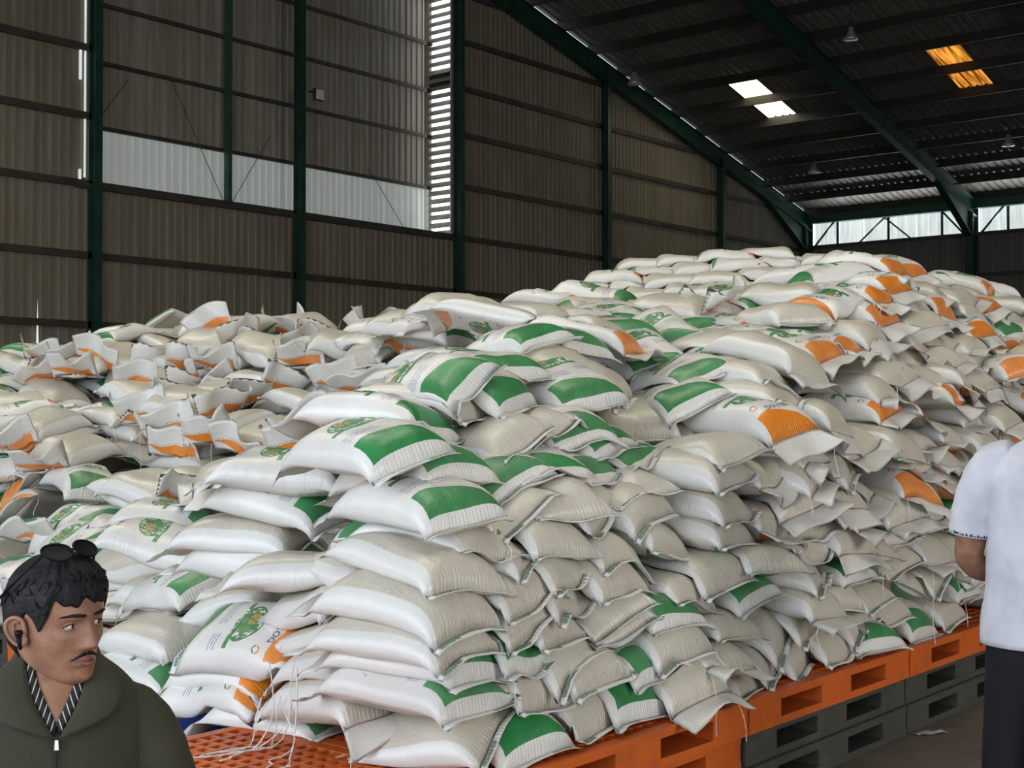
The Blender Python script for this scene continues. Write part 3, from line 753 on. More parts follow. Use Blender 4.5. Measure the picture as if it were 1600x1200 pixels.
(4.771,6.585,1.26,1.56,0.11,-0.44,'BO',50,'f',0,8.05),
(4.702,6.615,1.43,0.28,0.16,0.08,'BO',75,'f',0,8.08),
(4.581,6.891,1.315,1.57,-0.37,0.35,'FG',0,'a',0,8.08),
(4.776,6.794,1.361,1.57,0.1,-0.19,'BO',55,'f',0,8.18),
(5.626,5.809,1.744,0.01,0.51,0.09,'BG',0,'a',0,8.21),
(5.779,5.616,1.807,1.37,0.08,0.09,'BO',50,'f',0,8.24),
(4.501,7.094,1.314,0.62,-0.14,0.17,'BG',0,'a',0,8.26),
(5.25,6.373,1.531,1.57,0.08,0.33,'BO',52,'f',0,8.27),
(5.932,5.542,1.827,1.39,0.09,0.08,'BO',60,'f',0,8.3),
(8.111,2.97,1.827,1.6,0.03,0.16,'FO',-35,'a',0,8.31),
(8.075,3.014,1.918,1.54,0.03,0.21,'FO',-35,'a',0,8.32),
(5.629,5.943,1.632,0.24,0.23,0.1,'BO',71,'f',0,8.35),
(5.041,6.842,1.462,1.59,0.28,-0,'BO',58,'f',0,8.4),
(5.603,6.45,1.59,1.42,0.1,-0.27,'BO',64,'f',0,8.63),
(5.34,6.93,1.448,1.46,0.2,-0.22,'BO',63,'f',0,8.72),
(4.639,7.696,1.401,0.35,0.05,0.44,'FG',0,'a',0,8.73),
(5.747,6.43,1.766,0.24,0.23,0.08,'BO',78,'f',0,8.76),
(5.467,6.863,1.536,0.29,0.23,0.04,'BO',60,'f',0,8.82),
(5.469,7.183,1.574,1.63,0.23,0.2,'BO',62,'f',0,8.93),
(5.893,6.735,1.843,1.65,0.06,0.51,'BO',64,'f',0,8.97),
(6.32,6.173,2.054,1.16,-0.43,0.17,'BO',0,'a',0,9.03),
(5.28,7.504,1.591,0.26,0.19,-0.25,'BO',75,'f',0,9.08),
(5.609,7.12,1.632,0.26,0.27,-0.01,'BO',55,'f',0,9.09),
(5.625,7.115,1.762,0.25,0.21,0.01,'BO',61,'f',0,9.1),
(5.108,7.976,1.5,1.44,0.22,0.17,'BG',0,'a',0,9.2),
(5.873,7.189,1.9,1.74,0.13,0.56,'BO',73,'f',0,9.22),
(5.801,7.172,1.668,1.47,0.1,-0.07,'BO',53,'f',0,9.23),
(5.85,7.153,1.74,1.49,0.08,-0.25,'BO',74,'f',0,9.26),
(5.647,7.45,1.703,1.52,0.27,-0.15,'BO',76,'f',0,9.27),
(4.939,8.195,1.5,0.44,0.18,0.17,'BG',0,'a',0,9.28),
(5.363,7.848,1.67,0.1,0.47,0.09,'BG',0,'a',0,9.32),
(5.183,8.035,1.738,0.32,0.1,-0.01,'BO',52,'f',0,9.36),
(5.561,7.704,1.714,1.56,0.1,-0.04,'BO',57,'f',0,9.36),
(5.996,7.179,1.839,1.52,0.18,0.07,'BO',52,'f',0,9.37),
(5.327,8.009,1.749,0.17,0.22,-0.44,'BO',74,'f',0,9.42),
(5.854,7.418,1.986,0.14,0.1,0.48,'BO',68,'f',0,9.47),
(5.471,8.88,1.744,1.61,0.08,-0.04,'BO',63,'f',0,10.03),
(5.676,8.54,1.935,0.2,0.23,0.17,'FG',0,'a',0,10.04),
(6.088,8.115,1.858,1.44,0.27,-0.19,'BO',52,'f',0,10.05),
(6.555,7.55,2.048,0.04,0.11,-0.57,'BO',54,'f',0,10.06),
(6.781,7.443,1.999,1.34,0.09,-0.06,'BO',65,'f',0,10.18),
(5.564,9.02,1.837,0.41,0.14,0.08,'BO',61,'f',0,10.29),
(6.521,9.029,2.203,0.28,-0.2,0.44,'FG',0,'a',0,11.03),
(4.647,2.511,0.886,1.33,0,-0.06,'BG',0,'B',0,5.4),
(4.829,2.633,1.201,1.7,-0.02,-0.04,'BO',-41,'B',0,5.55),
(4.815,2.621,1.007,1.63,0.09,-0.28,'BO',-27,'B',0,5.55),
(4.995,2.489,0.668,1.59,0.12,-0.08,'BO',-20,'B',0,5.6),
(5.078,2.547,0.781,1.94,0.08,0.04,'BG',0,'B',0,5.62),
(4.992,2.545,0.908,1.62,-0.01,-0.1,'BG',0,'B',0,5.64),
(5.083,2.572,1.184,1.82,-0.03,0.01,'BO',-17,'B',0,5.67),
(4.995,2.581,1.097,1.3,0.04,0.17,'BO',-26,'B',0,5.71),
(5.091,2.571,0.985,1.51,0.14,0.04,'BG',0,'B',0,5.74),
(5.272,2.534,1.093,1.56,0.06,-0.03,'BO',-49,'B',0,5.85),
(5.312,2.512,0.907,1.52,0.13,-0.08,'BO',-40,'B',0,5.88),
(3.712,4.487,1.099,-0.1,-0.01,-0.16,'BO',16,'f',0,5.91),
(5.451,2.595,1.196,1.96,0.11,0.18,'BG',0,'B',0,5.93),
(5.266,2.586,0.698,1.24,0.12,-0.14,'BG',0,'B',0,5.94),
(5.449,2.551,1.013,1.84,-0.03,-0.02,'BO',-27,'B',0,5.94),
(5.407,2.533,0.772,1.58,0.08,0.06,'FG',0,'B',0,5.95),
(5.415,2.635,1.424,1.72,0.09,-0.1,'BO',-47,'B',0,5.99),
(4.936,3.369,1.737,1.84,0.13,-0.1,'FO',9,'f',0,6.06),
(5.577,2.52,0.872,1.56,-0.03,-0.2,'BG',0,'B',0,6.09),
(5.599,2.534,0.668,1.63,-0.06,0.06,'BG',0,'B',0,6.09),
(5.609,2.63,1.107,1.66,0.07,-0.22,'BO',-34,'B',0,6.16),
(5.603,2.624,1.322,1.58,0.03,0.13,'BO',-30,'B',0,6.16),
(5.472,2.814,1.65,1.47,0.22,-0.13,'BO',-24,'f',0,6.2),
(4.859,3.818,1.808,2.02,0.23,-0.23,'BG',0,'f',0,6.25),
(5.811,2.518,0.779,1.52,-0.03,0.18,'BG',0,'B',0,6.26),
(5.78,2.564,0.562,1.5,0.14,0.17,'BG',0,'B',0,6.27),
(5.817,2.516,1.012,1.43,0.12,0.08,'BO',-27,'B',0,6.28),
(5.937,2.539,1.297,1.55,0.1,-0.11,'BG',0,'B',0,6.37),
(3.394,5.584,0.571,0.01,0.02,-0.02,'BO',67,'f',0,6.38),
(5.1,3.591,1.795,1.51,0.05,-0.25,'BG',0,'f',0,6.41),
(5.924,2.59,0.9,1.4,0.12,-0.03,'FG',0,'B',0,6.42),
(5.976,2.562,0.684,1.5,0.02,-0.32,'BG',0,'B',0,6.43),
(5.994,2.523,1.093,1.38,0.07,-0.08,'FO',-28,'B',0,6.44),
(6.142,2.501,0.806,1.54,0.12,-0.04,'BO',-22,'B',0,6.5),
(3.671,5.71,0.66,1.95,-0.04,0.35,'FO',0,'f',0,6.54),
(6.159,2.573,1.008,1.49,-0.02,-0.22,'BO',-44,'B',0,6.58),
(6.272,2.528,0.702,1.65,-0.02,0.37,'BG',0,'B',0,6.59),
(5.069,3.882,1.856,1.36,0.12,-0.23,'BO',4,'f',0,6.59),
(6.145,2.615,1.183,1.4,0.08,-0,'BO',-17,'B',0,6.61),
(5.323,3.644,1.81,1.09,0.15,0.07,'FG',0,'f',0,6.66),
(6.27,2.642,1.298,1.55,-0.03,0.19,'BO',-7,'B',0,6.69),
(6.338,2.527,1.113,1.5,-0,-0.34,'BO',-32,'B',0,6.69),
(3.348,6.069,0.529,0.71,0.14,-0.31,'BO',26,'f',0,6.71),
(6.5,2.543,0.773,1.75,0.04,0.22,'BO',-18,'B',0,6.76),
(6.439,2.517,0.987,1.44,-0.06,0.28,'FG',0,'B',0,6.76),
(6.503,2.488,0.595,1.59,0.03,-0.01,'FG',0,'B',0,6.77),
(5.784,3.365,1.756,1.43,-0.06,0.01,'BG',0,'f',0,6.8),
(6.441,2.593,1.223,1.47,-0.06,0.06,'BO',-12,'B',0,6.81),
(6.468,2.703,1.426,1.85,0.05,-0.2,'FO',-48,'B',0,6.82),
(6.604,2.482,0.677,1.59,0.13,0.21,'FG',0,'B',0,6.83),
(6.028,3.162,1.776,1.42,0.08,0.02,'FG',0,'f',0,6.86),
(5.246,4.261,1.841,1.65,0.25,0.07,'FG',0,'f',0,6.9),
(6.63,2.508,0.91,1.38,-0.02,-0.23,'BG',0,'B',0,6.92),
(5.312,4.191,1.878,-0.13,0.04,0.02,'FO',-27,'f',0,6.95),
(6.785,2.548,0.985,1.82,0.13,-0.09,'BG',0,'B',0,6.97),
(6.645,2.631,1.325,1.58,0.05,-0.18,'BO',-15,'B',0,6.97),
(6.67,2.594,1.08,1.38,-0.07,0.04,'BO',-8,'B',0,7),
(6.792,2.531,0.784,1.47,-0.06,0.1,'BG',0,'B',0,7.04),
(6.191,3.206,1.935,1.07,-0.02,0.1,'BG',0,'f',0,7.07),
(3.81,6.16,0.843,0.04,0.13,0.01,'BO',38,'f',0,7.07),
(5.988,3.448,1.804,0.98,0.03,0.17,'FO',-17,'f',0,7.07),
(5.848,3.686,1.786,1.23,0.27,0.08,'BG',0,'f',0,7.07),
(6.92,2.51,0.91,1.71,0.13,0.06,'BO',-17,'B',0,7.07),
(6.84,2.57,0.568,1.5,-0.03,0.03,'BG',0,'B',0,7.1),
(6.611,2.942,1.741,1.74,0.08,0.03,'BO',-38,'B',0,7.1),
(5.645,3.941,1.856,0.89,0.27,0.02,'FG',0,'f',0,7.11),
(6.837,2.625,1.216,1.57,-0.03,0.08,'BO',-19,'B',0,7.11),
(5.388,4.498,1.911,1.82,0.24,0.26,'BG',0,'f',0,7.12),
(6.991,2.497,0.672,1.49,0.04,0.38,'BG',0,'B',0,7.16),
(7.007,2.578,1.306,1.64,0.13,0.14,'BO',-32,'B',0,7.2),
(6.942,2.719,1.531,1.76,-0.01,-0.06,'FO',-36,'B',0,7.22),
(7.125,2.552,0.591,1.67,0,0.41,'FG',0,'B',0,7.26),
(6.836,2.805,1.611,1.38,0.04,-0.26,'BO',-39,'B',0,7.27),
(7.108,2.615,1.015,1.73,0.09,0.35,'BO',-20,'B',0,7.27),
(7.142,2.531,0.776,1.64,0.02,-0.03,'BG',0,'B',0,7.28),
(4.102,6.131,1.049,1.29,0.11,-0.09,'FG',0,'f',0,7.29),
(6.435,3.34,1.985,-0.02,0.09,-0.12,'FO',-32,'f',0,7.29),
(5.726,4.226,1.9,1.53,0.06,-0.16,'BG',0,'f',0,7.29),
(7.079,2.696,1.423,1.62,0.14,0.01,'BO',-16,'B',0,7.33),
(7.096,2.635,1.188,1.44,0.11,0.23,'BO',-48,'B',0,7.34),
(7.27,2.463,0.486,1.58,-0.05,-0.12,'BG',0,'B',0,7.35),
(7.151,2.749,1.61,1.73,0.14,-0.11,'BO',-39,'B',0,7.4),
(7.324,2.537,0.894,1.6,-0.01,0.11,'BG',0,'B',0,7.43),
(5.517,4.713,1.979,1.5,-0,0.36,'BG',0,'f',0,7.43),
(7.321,2.53,0.667,1.48,0.02,0.04,'FG',0,'B',0,7.45),
(7.295,2.635,1.302,1.59,0.13,0.28,'BO',-23,'B',0,7.46),
(7.422,2.554,1.185,1.73,0.05,0.4,'BG',0,'B',0,7.47),
(7.01,2.959,1.722,1.49,0.03,0.08,'BO',-8,'B',0,7.48),
(7.26,2.631,1.105,1.32,0.12,0.05,'FG',0,'B',0,7.49),
(7.508,2.501,0.581,1.88,-0.01,-0.32,'BG',0,'B',0,7.49),
(6.781,3.384,2.066,1.83,-0,0.14,'BO',17,'f',0,7.49),
(6.169,4.279,1.924,-0.73,0.13,-0.18,'FG',0,'f',0,7.51),
(7.447,2.626,1.416,1.63,-0.01,0.08,'BO',-21,'B',0,7.57),
(7.149,3.003,1.814,1.66,0.06,-0.25,'BO',-36,'B',0,7.58),
(7.495,2.572,0.794,1.53,0.12,-0.07,'BG',0,'B',0,7.6),
(7.443,2.572,1.01,1.24,0.04,0.3,'BO',-14,'B',0,7.6),
(5.847,4.572,1.969,-0.03,-0.04,0.11,'FG',0,'f',0,7.63),
(7.278,2.9,1.731,1.45,0,0.37,'BO',-34,'B',0,7.65),
(5.62,4.964,1.827,1.6,0.2,-0.05,'FG',0,'f',0,7.65),
(7.667,2.548,0.699,1.7,-0.02,0.24,'BG',0,'B',0,7.67),
(7.657,2.52,0.876,1.6,0.06,-0.03,'FG',0,'B',0,7.67),
(7.42,2.766,1.621,1.44,0.07,0.12,'BO',-43,'B',0,7.68),
(3.902,7.239,1.111,-0.6,0.09,-0.11,'FG',0,'f',0,7.69),
(7.596,2.563,0.476,1.32,0.15,0.02,'BG',0,'B',0,7.7),
(6.162,4.319,1.983,1.42,0.04,0.02,'BG',0,'f',0,7.7),
(7.594,2.581,1.292,1.41,-0.06,0.07,'FO',-46,'B',0,7.7),
(7.628,2.581,1.096,1.48,0.03,-0.15,'BO',-22,'B',0,7.72),
(6.915,3.678,2.167,-0.47,0.13,0.09,'FG',0,'f',0,7.78),
(7.763,2.583,0.801,1.61,0.05,0.16,'BG',0,'B',0,7.79),
(7.332,3.046,1.947,1.34,0.03,0.18,'BO',-49,'B',0,7.8),
(7.821,2.549,1.203,1.6,-0.03,-0.17,'BO',-45,'B',0,7.82),
(5.875,5.072,1.985,1.98,-0.06,-0,'BO',-25,'f',0,7.83),
(7.757,2.6,0.977,1.42,0.07,-0.12,'BG',0,'B',0,7.84),
(7.692,2.623,1.692,1.04,0.02,0.21,'FO',-3,'f',0,7.85),
(7.92,2.51,0.69,1.65,0.07,0.02,'BG',0,'B',0,7.86),
(7.843,2.574,0.564,1.53,0.14,0.01,'BG',0,'B',0,7.86),
(7.796,2.696,1.42,1.73,0.02,0.06,'BG',0,'B',0,7.86),
(7.685,2.753,1.5,1.55,-0.02,-0.29,'BG',0,'B',0,7.86),
(7.956,2.504,0.885,1.61,0.06,0.21,'BG',0,'B',0,7.89),
(7.51,3.016,1.824,1.52,0.09,0.08,'BO',-50,'B',0,7.89),
(7.501,3.132,2.037,1.74,0.01,0.12,'BO',-43,'B',0,7.91),
(6.521,4.439,2.041,1.97,0.17,0.27,'FG',0,'f',0,7.92),
(7.675,2.871,1.733,1.52,-0.03,0.29,'BO',-9,'B',0,7.92),
(6.288,4.614,2.032,1.66,0.15,-0.16,'FO',-4,'f',0,7.94),
(7.95,2.689,1.502,1.86,0.11,0.1,'FO',-50,'B',0,7.94),
(7.961,2.593,1.289,1.58,0.11,0.06,'BO',-25,'B',0,7.96),
(7.978,2.57,0.466,1.42,0.03,0.21,'BG',0,'B',0,7.98),
(7.837,2.872,1.619,1.73,0.13,0.25,'BO',-34,'B',0,8),
(5.842,5.315,1.922,1.76,0.18,0.32,'BO',-12,'f',0,8.01),
(8.162,2.469,0.589,1.6,0.15,0.23,'BG',0,'B',0,8.02),
(8.093,2.559,1,1.67,-0.04,-0.05,'BG',0,'B',0,8.02),
(7.998,2.616,1.105,1.48,-0.07,0.07,'FO',-25,'B',0,8.02),
(8.124,2.598,1.197,1.78,-0.01,-0.1,'FG',0,'B',0,8.05),
(8.093,2.589,0.788,1.59,-0.06,0.23,'BG',0,'B',0,8.05),
(7.796,2.938,1.815,1.55,-0.03,0.04,'BO',-8,'B',0,8.06),
(7.317,3.555,2.216,1.66,-0.02,-0.06,'FG',0,'f',0,8.06),
(8.1,2.624,1.429,1.43,0.07,-0.12,'FG',0,'B',0,8.12),
(7.803,3.13,2.05,1.61,0.16,-0.05,'FO',-32,'B',0,8.17),
(8.346,2.462,0.48,1.59,-0.05,0.03,'BO',-34,'B',0,8.17),
(8.291,2.541,0.666,1.64,0.12,-0.27,'BG',0,'B',0,8.17),
(8.106,2.843,1.761,-0.42,0.15,-0.03,'BG',0,'f',0,8.18),
(4.119,7.581,1.344,-0.2,0.02,0.14,'FO',-29,'f',0,8.18),
(7.995,2.873,1.705,1.45,0.08,-0.29,'BO',-25,'B',0,8.19),
(8.264,2.633,1.296,1.61,-0.07,-0.09,'BO',-16,'B',0,8.22),
(8.318,2.59,0.905,1.66,-0,-0.2,'BG',0,'B',0,8.22),
(8.292,2.596,1.09,1.43,0.04,0.37,'FG',0,'B',0,8.24),
(8.419,2.464,0.565,1.48,0.08,-0.21,'FG',0,'B',0,8.25),
(8.127,2.859,1.633,1.57,-0.02,-0.18,'BO',-40,'B',0,8.27),
(8.349,2.707,1.528,1.56,0.09,0.11,'BO',-45,'B',0,8.33),
(8.456,2.525,1.208,1.35,0.01,0.11,'FO',-26,'B',0,8.34),
(8.509,2.593,0.802,1.64,-0.04,0.07,'BG',0,'B',0,8.37),
(7.99,3.223,2.138,1.65,0.09,-0.13,'BO',-36,'B',0,8.37),
(8.629,2.495,0.667,1.71,0.11,0.03,'FG',0,'B',0,8.38),
(4.607,7.494,1.347,-0.61,0.23,0.06,'FO',-16,'f',0,8.39),
(8.464,2.609,1.43,1.32,-0.03,0.02,'BO',-34,'B',0,8.41),
(8.264,2.949,1.719,1.6,-0.02,-0.02,'BO',-9,'B',0,8.42),
(6.06,5.997,1.8,2.45,0.17,0.27,'BG',0,'f',0,8.43),
(8.632,2.523,1.104,1.6,0.07,-0.25,'BO',-31,'B',0,8.43),
(8.171,3.077,2.028,1.41,0.08,-0.18,'BG',0,'B',0,8.47),
(8.647,2.545,0.907,1.57,-0.02,-0.17,'FG',0,'B',0,8.47),
(8.687,2.59,1.303,1.74,-0.03,0.05,'FO',-8,'B',0,8.48),
(8.494,2.772,1.624,1.47,0.07,-0.27,'BO',-32,'B',0,8.51),
(8.796,2.558,0.787,1.69,0.02,0.17,'FG',0,'B',0,8.55),
(8.685,2.714,1.516,1.63,0.02,0.24,'FO',-44,'B',0,8.58),
(4.405,7.957,1.406,-0.34,0.1,-0.05,'FG',0,'f',0,8.6),
(8.503,2.96,1.827,1.6,0.05,0.18,'FO',-16,'B',0,8.6),
(8.82,2.596,1.01,1.68,0.07,-0.19,'BO',-36,'B',0,8.61),
(8.339,3.202,2.131,1.62,-0.01,0.08,'BO',-27,'B',0,8.63),
(8.829,2.58,0.574,1.56,-0.02,-0.17,'FG',0,'B',0,8.63),
(8.617,2.893,1.731,1.64,0.13,0.26,'BO',-40,'B',0,8.63),
(8.791,2.595,1.201,1.43,-0.03,-0.33,'FO',-15,'B',0,8.64),
(8.807,2.609,1.412,1.35,0.05,-0.06,'FO',-13,'B',0,8.67),
(8.473,3.145,2.033,1.7,0.13,0.13,'BO',-41,'B',0,8.67),
(6.209,5.939,1.939,1.76,0.06,0.14,'FO',-19,'f',0,8.69),
(8.756,2.817,1.638,1.54,-0.07,0.16,'BO',-31,'B',0,8.72),
(8.771,2.97,1.839,1.76,0.11,0.2,'FO',-29,'B',0,8.78),
(8.26,3.528,2.328,1.54,0.22,0.19,'FO',-30,'f',0,8.78),
(8.686,3.013,1.933,1.47,0.11,0.18,'FG',0,'B',0,8.8),
(8.615,3.162,2.13,1.49,-0.07,0.05,'FO',-37,'B',0,8.85),
(8.988,2.734,1.496,1.43,0.01,0.27,'BO',-26,'B',0,8.87),
(8.805,3.088,2.034,1.76,0.01,0.21,'FG',0,'B',0,8.88),
(4.619,8.313,1.47,-0.53,0.07,-0.3,'BO',35,'f',0,8.93),
(8.955,2.991,1.933,1.66,0.14,0,'FO',-20,'B',0,8.96),
(8.398,3.494,2.202,0.93,-0.02,0.13,'FO',2,'f',0,8.96),
(9.178,2.681,1.415,1.4,0.04,0.4,'BO',-10,'B',0,8.98),
(8.952,2.903,1.719,1.19,0.08,-0.02,'FO',-35,'B',0,8.99),
(9.129,2.792,1.63,1.42,0.12,0.1,'BO',-13,'B',0,9.01),
(6.06,6.56,1.827,-0.05,0.14,0.25,'BG',0,'f',0,9.05),
(8.82,3.513,2.319,2.2,-0.06,-0,'FG',0,'f',0,9.06),
(9.323,2.736,1.51,1.46,0.11,0.08,'BG',0,'B',0,9.12),
(9.144,2.946,1.82,1.42,-0.06,-0.21,'FO',-10,'B',0,9.13),
(9.449,2.835,1.63,1.94,0.09,0.16,'FG',0,'B',0,9.17),
(9.023,3.334,2.18,1.87,0.07,-0.03,'BO',-22,'f',0,9.18),
(6.422,6.584,1.948,-0.65,-0,0.11,'BO',54,'f',0,9.21),
(9.358,2.914,1.716,1.66,0,-0.19,'BO',-10,'B',0,9.23),
(6.156,6.784,1.849,1.38,0.12,-0.07,'BO',61,'f',0,9.27),
(9.146,3.17,2.047,1.41,0.09,-0.15,'BO',-19,'B',0,9.28),
(4.78,8.424,1.507,0.89,0.18,-0.37,'FG',0,'f',0,9.31),
(9.342,3.052,1.928,1.6,0.12,-0.03,'FG',0,'B',0,9.31),
(9.315,3.129,2.133,1.59,0.1,-0.1,'BG',0,'B',0,9.34),
(9.48,2.994,1.822,1.77,-0.01,-0.18,'BO',-38,'B',0,9.35),
(9.447,3.132,2.05,1.7,0.08,-0.23,'FG',0,'B',0,9.43),
(9.599,3.013,1.94,1.65,0.14,-0.05,'FG',0,'B',0,9.47),
(4.81,8.818,1.554,-0.11,0.17,0.03,'FG',0,'f',0,9.5),
(5.149,8.281,1.663,0.67,0.12,0.46,'BO',37,'f',0,9.51),
(9.663,2.965,1.733,1.53,0.1,0.21,'BO',-35,'B',0,9.51),
(6.707,6.715,1.932,1.99,-0.02,0.14,'FG',0,'f',0,9.52),
(9.367,3.439,2.284,1.7,0.23,-0.08,'FO',-33,'f',0,9.55),
(9.803,2.923,1.817,1.62,-0.04,0.1,'FO',-49,'B',0,9.58),
(9.8,3.08,2.051,1.86,0.12,0.21,'FO',-30,'B',0,9.62),
(9.691,3.391,2.256,2.14,0.21,-0.09,'FG',0,'f',0,9.67),
(5.369,8.282,1.829,0.45,0.11,0.14,'BO',40,'f',0,9.67),
(5.884,7.686,1.921,0.23,0.01,0.26,'FG',0,'f',0,9.68),
(5.828,8.102,1.834,2.05,-0.03,0.21,'BO',11,'f',0,9.7),
(9.968,2.926,1.716,1.56,0.13,-0.06,'BG',0,'B',0,9.72),
(10.012,3.003,1.915,1.63,0.09,0.01,'BO',-49,'B',0,9.79),
(5.057,8.935,1.623,0.71,0.1,0.14,'FO',4,'f',0,9.85),
(9.98,3.172,2.124,1.56,0.02,0.08,'BO',-23,'B',0,9.89),
(10.143,2.976,1.827,1.54,0.15,-0.01,'BO',-42,'B',0,9.89),
(6.212,7.777,1.999,0.29,0.15,0.08,'BO',32,'f',0,9.98),
(10.142,3.125,2.039,1.54,0.13,-0.07,'FO',-48,'B',0,9.99),
(5.374,9.127,1.696,1.9,0.02,-0.07,'FG',0,'f',0,10.05),
(6.782,7.782,2.006,1.91,0.16,0.39,'BO',55,'f',0,10.26),
(6.215,8.386,2.025,-0.38,0.07,0.08,'BO',30,'f',0,10.26),
(8.107,6.516,2.247,-0.99,0,0,'FG',0,'f',0,10.37),
(6.094,8.607,1.912,1.33,0.24,-0.01,'BG',0,'f',0,10.38),
(8.729,5.762,2.332,-0.93,0,0,'BG',0,'f',0,10.39),
(6.462,8.519,2.01,2.27,0.02,0.06,'BG',0,'f',0,10.4),
(9.168,5.23,2.379,-0.85,0,0,'BG',0,'f',0,10.41),
(9.335,5.027,2.411,-0.83,0,0,'FG',0,'f',0,10.41),
(8.538,5.994,2.305,-0.81,0,0,'BG',0,'f',0,10.42),
(8.319,6.259,2.274,-0.78,0,0,'FG',0,'f',0,10.43),
(5.587,9.368,1.769,1.59,0.22,-0.31,'FG',0,'f',0,10.44),
(8.957,5.486,2.361,-0.67,0,0,'BG',0,'f',0,10.46),
(5.468,9.62,1.741,1.63,0.26,-0.05,'BO',49,'f',0,10.49),
(8.992,5.679,2.427,-1.02,0,0,'BG',0,'f',0,10.51),
(9.62,4.918,2.504,-0.86,0,0,'FG',0,'f',0,10.56),
(8.759,5.962,2.413,-0.82,0,0,'BG',0,'f',0,10.57),
(8.355,6.451,2.362,-0.77,0,0,'FG',0,'f',0,10.58),
(9.213,5.412,2.474,-0.71,0,0,'BG',0,'f',0,10.6),
(9.401,5.183,2.475,-0.7,0,0,'BG',0,'f',0,10.6),
(8.559,6.204,2.366,-0.67,0,0,'FG',0,'f',0,10.61),
(6.403,8.83,1.993,2.02,0.08,-0.23,'BG',0,'f',0,10.63),
(8.598,6.392,2.462,-1.05,0,0,'FG',0,'f',0,10.66),
(9.661,5.104,2.608,-0.92,0,0,'BG',0,'f',0,10.69),
(9.214,5.645,2.565,-0.9,0,0,'FG',0,'f',0,10.69),
(9.018,5.884,2.527,-0.71,0,0,'BG',0,'f',0,10.75),
(9.428,5.386,2.591,-0.7,0,0,'BG',0,'f',0,10.75),
(8.806,6.14,2.502,-0.7,0,0,'FG',0,'f',0,10.75),
(5.684,9.651,1.887,0.54,0.09,-0.07,'FG',0,'f',0,10.79),
(5.682,9.908,1.873,1.83,0.03,0.21,'BG',0,'f',0,10.79),
(9.279,5.802,2.623,-1.05,0,0,'FG',0,'f',0,10.81),
(9.477,5.563,2.652,-1.04,0,0,'BG',0,'f',0,10.81),
(8.874,6.294,2.585,-0.82,0,0,'BG',0,'f',0,10.87),
(9.067,6.059,2.601,-0.77,0,0,'BG',0,'f',0,10.88),
(8.688,2.474,0.468,1.55,0.15,-0.07,'BG',0,'B',0,8.45),
(8.939,2.538,1.09,1.52,0.04,0,'BO',-28,'B',0,8.69),
(8.968,2.509,0.467,1.44,0.01,-0.18,'BO',-12,'B',0,8.72),
(9.02,2.471,0.664,1.52,-0.05,-0.1,'BG',0,'B',0,8.72),
(8.967,2.587,1.321,1.62,0.07,-0.02,'FO',-49,'B',0,8.72),
(9.003,2.566,0.907,1.39,0.1,-0.3,'FG',0,'B',0,8.79),
(9.12,2.574,0.776,1.77,0.1,0.29,'BG',0,'B',0,8.79),
(9.171,2.586,1.203,1.84,0.04,0.01,'BO',-20,'B',0,8.83),
(9.138,2.583,0.983,1.54,0.13,-0.17,'BG',0,'B',0,8.87),
(9.176,2.56,0.561,1.58,0.12,-0.09,'FG',0,'B',0,8.88),
(9.275,2.518,0.897,1.58,0.09,0,'BG',0,'B',0,8.92),
(9.342,2.497,0.481,1.61,-0.01,-0.2,'BG',0,'B',0,8.96),
(9.337,2.516,1.086,1.48,0.09,-0.31,'BO',-22,'B',0,9),
(9.268,2.636,1.313,1.48,-0.03,0.24,'FG',0,'B',0,9.01),
(9.341,2.484,0.665,1.29,0.03,-0.16,'BG',0,'B',0,9.01),
(9.507,2.514,1.014,1.59,0.09,0.02,'BO',-17,'B',0,9.1),
(9.514,2.552,0.782,1.73,0.02,-0.02,'BG',0,'B',0,9.1),
(9.463,2.5,0.576,1.38,-0.05,-0.29,'BG',0,'B',0,9.11),
(9.513,2.577,1.211,1.6,0.08,0.41,'BO',-49,'B',0,9.13),
(9.457,2.603,1.41,1.43,0.08,-0.08,'BO',-14,'B',0,9.15),
(9.642,2.534,0.479,1.61,0.1,0.12,'FG',0,'B',0,9.21),
(9.654,2.529,0.684,1.6,-0.03,0.1,'FG',0,'B',0,9.22),
(9.674,2.566,0.875,1.68,0.01,0.18,'BG',0,'B',0,9.24),
(9.655,2.552,1.323,1.52,0.15,0.05,'BO',-25,'B',0,9.25),
(9.69,2.563,1.11,1.56,0.14,-0.3,'BO',-48,'B',0,9.28),
(9.599,2.708,1.535,1.59,0.13,0.15,'FG',0,'B',0,9.29),
(9.836,2.473,0.577,1.58,0.06,-0.12,'BO',-10,'B',0,9.33),
(9.854,2.504,0.976,1.67,0.06,-0.14,'BG',0,'B',0,9.35),
(9.795,2.549,0.782,1.49,-0.06,-0.01,'BO',-33,'B',0,9.37),
(9.948,2.528,1.102,1.61,-0.02,-0.25,'BO',-46,'B',0,9.45),
(10.028,2.528,0.9,1.82,0.01,0.03,'BG',0,'B',0,9.46),
(9.937,2.56,1.31,1.54,0.09,-0.16,'BO',-14,'B',0,9.47),
(9.957,2.556,0.461,1.5,-0.01,0.05,'FG',0,'B',0,9.49),
(9.951,2.554,0.699,1.46,-0.01,0.02,'BG',0,'B',0,9.49),
(9.822,2.715,1.417,1.45,-0.03,0.11,'BG',0,'B',0,9.5),
(9.834,2.775,1.632,1.49,0.15,-0.23,'BO',-43,'B',0,9.54),
(10.139,2.482,0.572,1.43,-0.04,0.31,'BO',-47,'B',0,9.59),
(10.117,2.581,1.207,1.64,0.09,0.21,'FG',0,'B',0,9.59),
(10.013,2.677,1.506,1.52,0.01,0.07,'BO',-50,'B',0,9.61),
(10.143,2.599,0.975,1.65,0.13,0.16,'BG',0,'B',0,9.62),
(10.19,2.6,0.782,1.63,-0,-0.03,'BO',-47,'B',0,9.68),
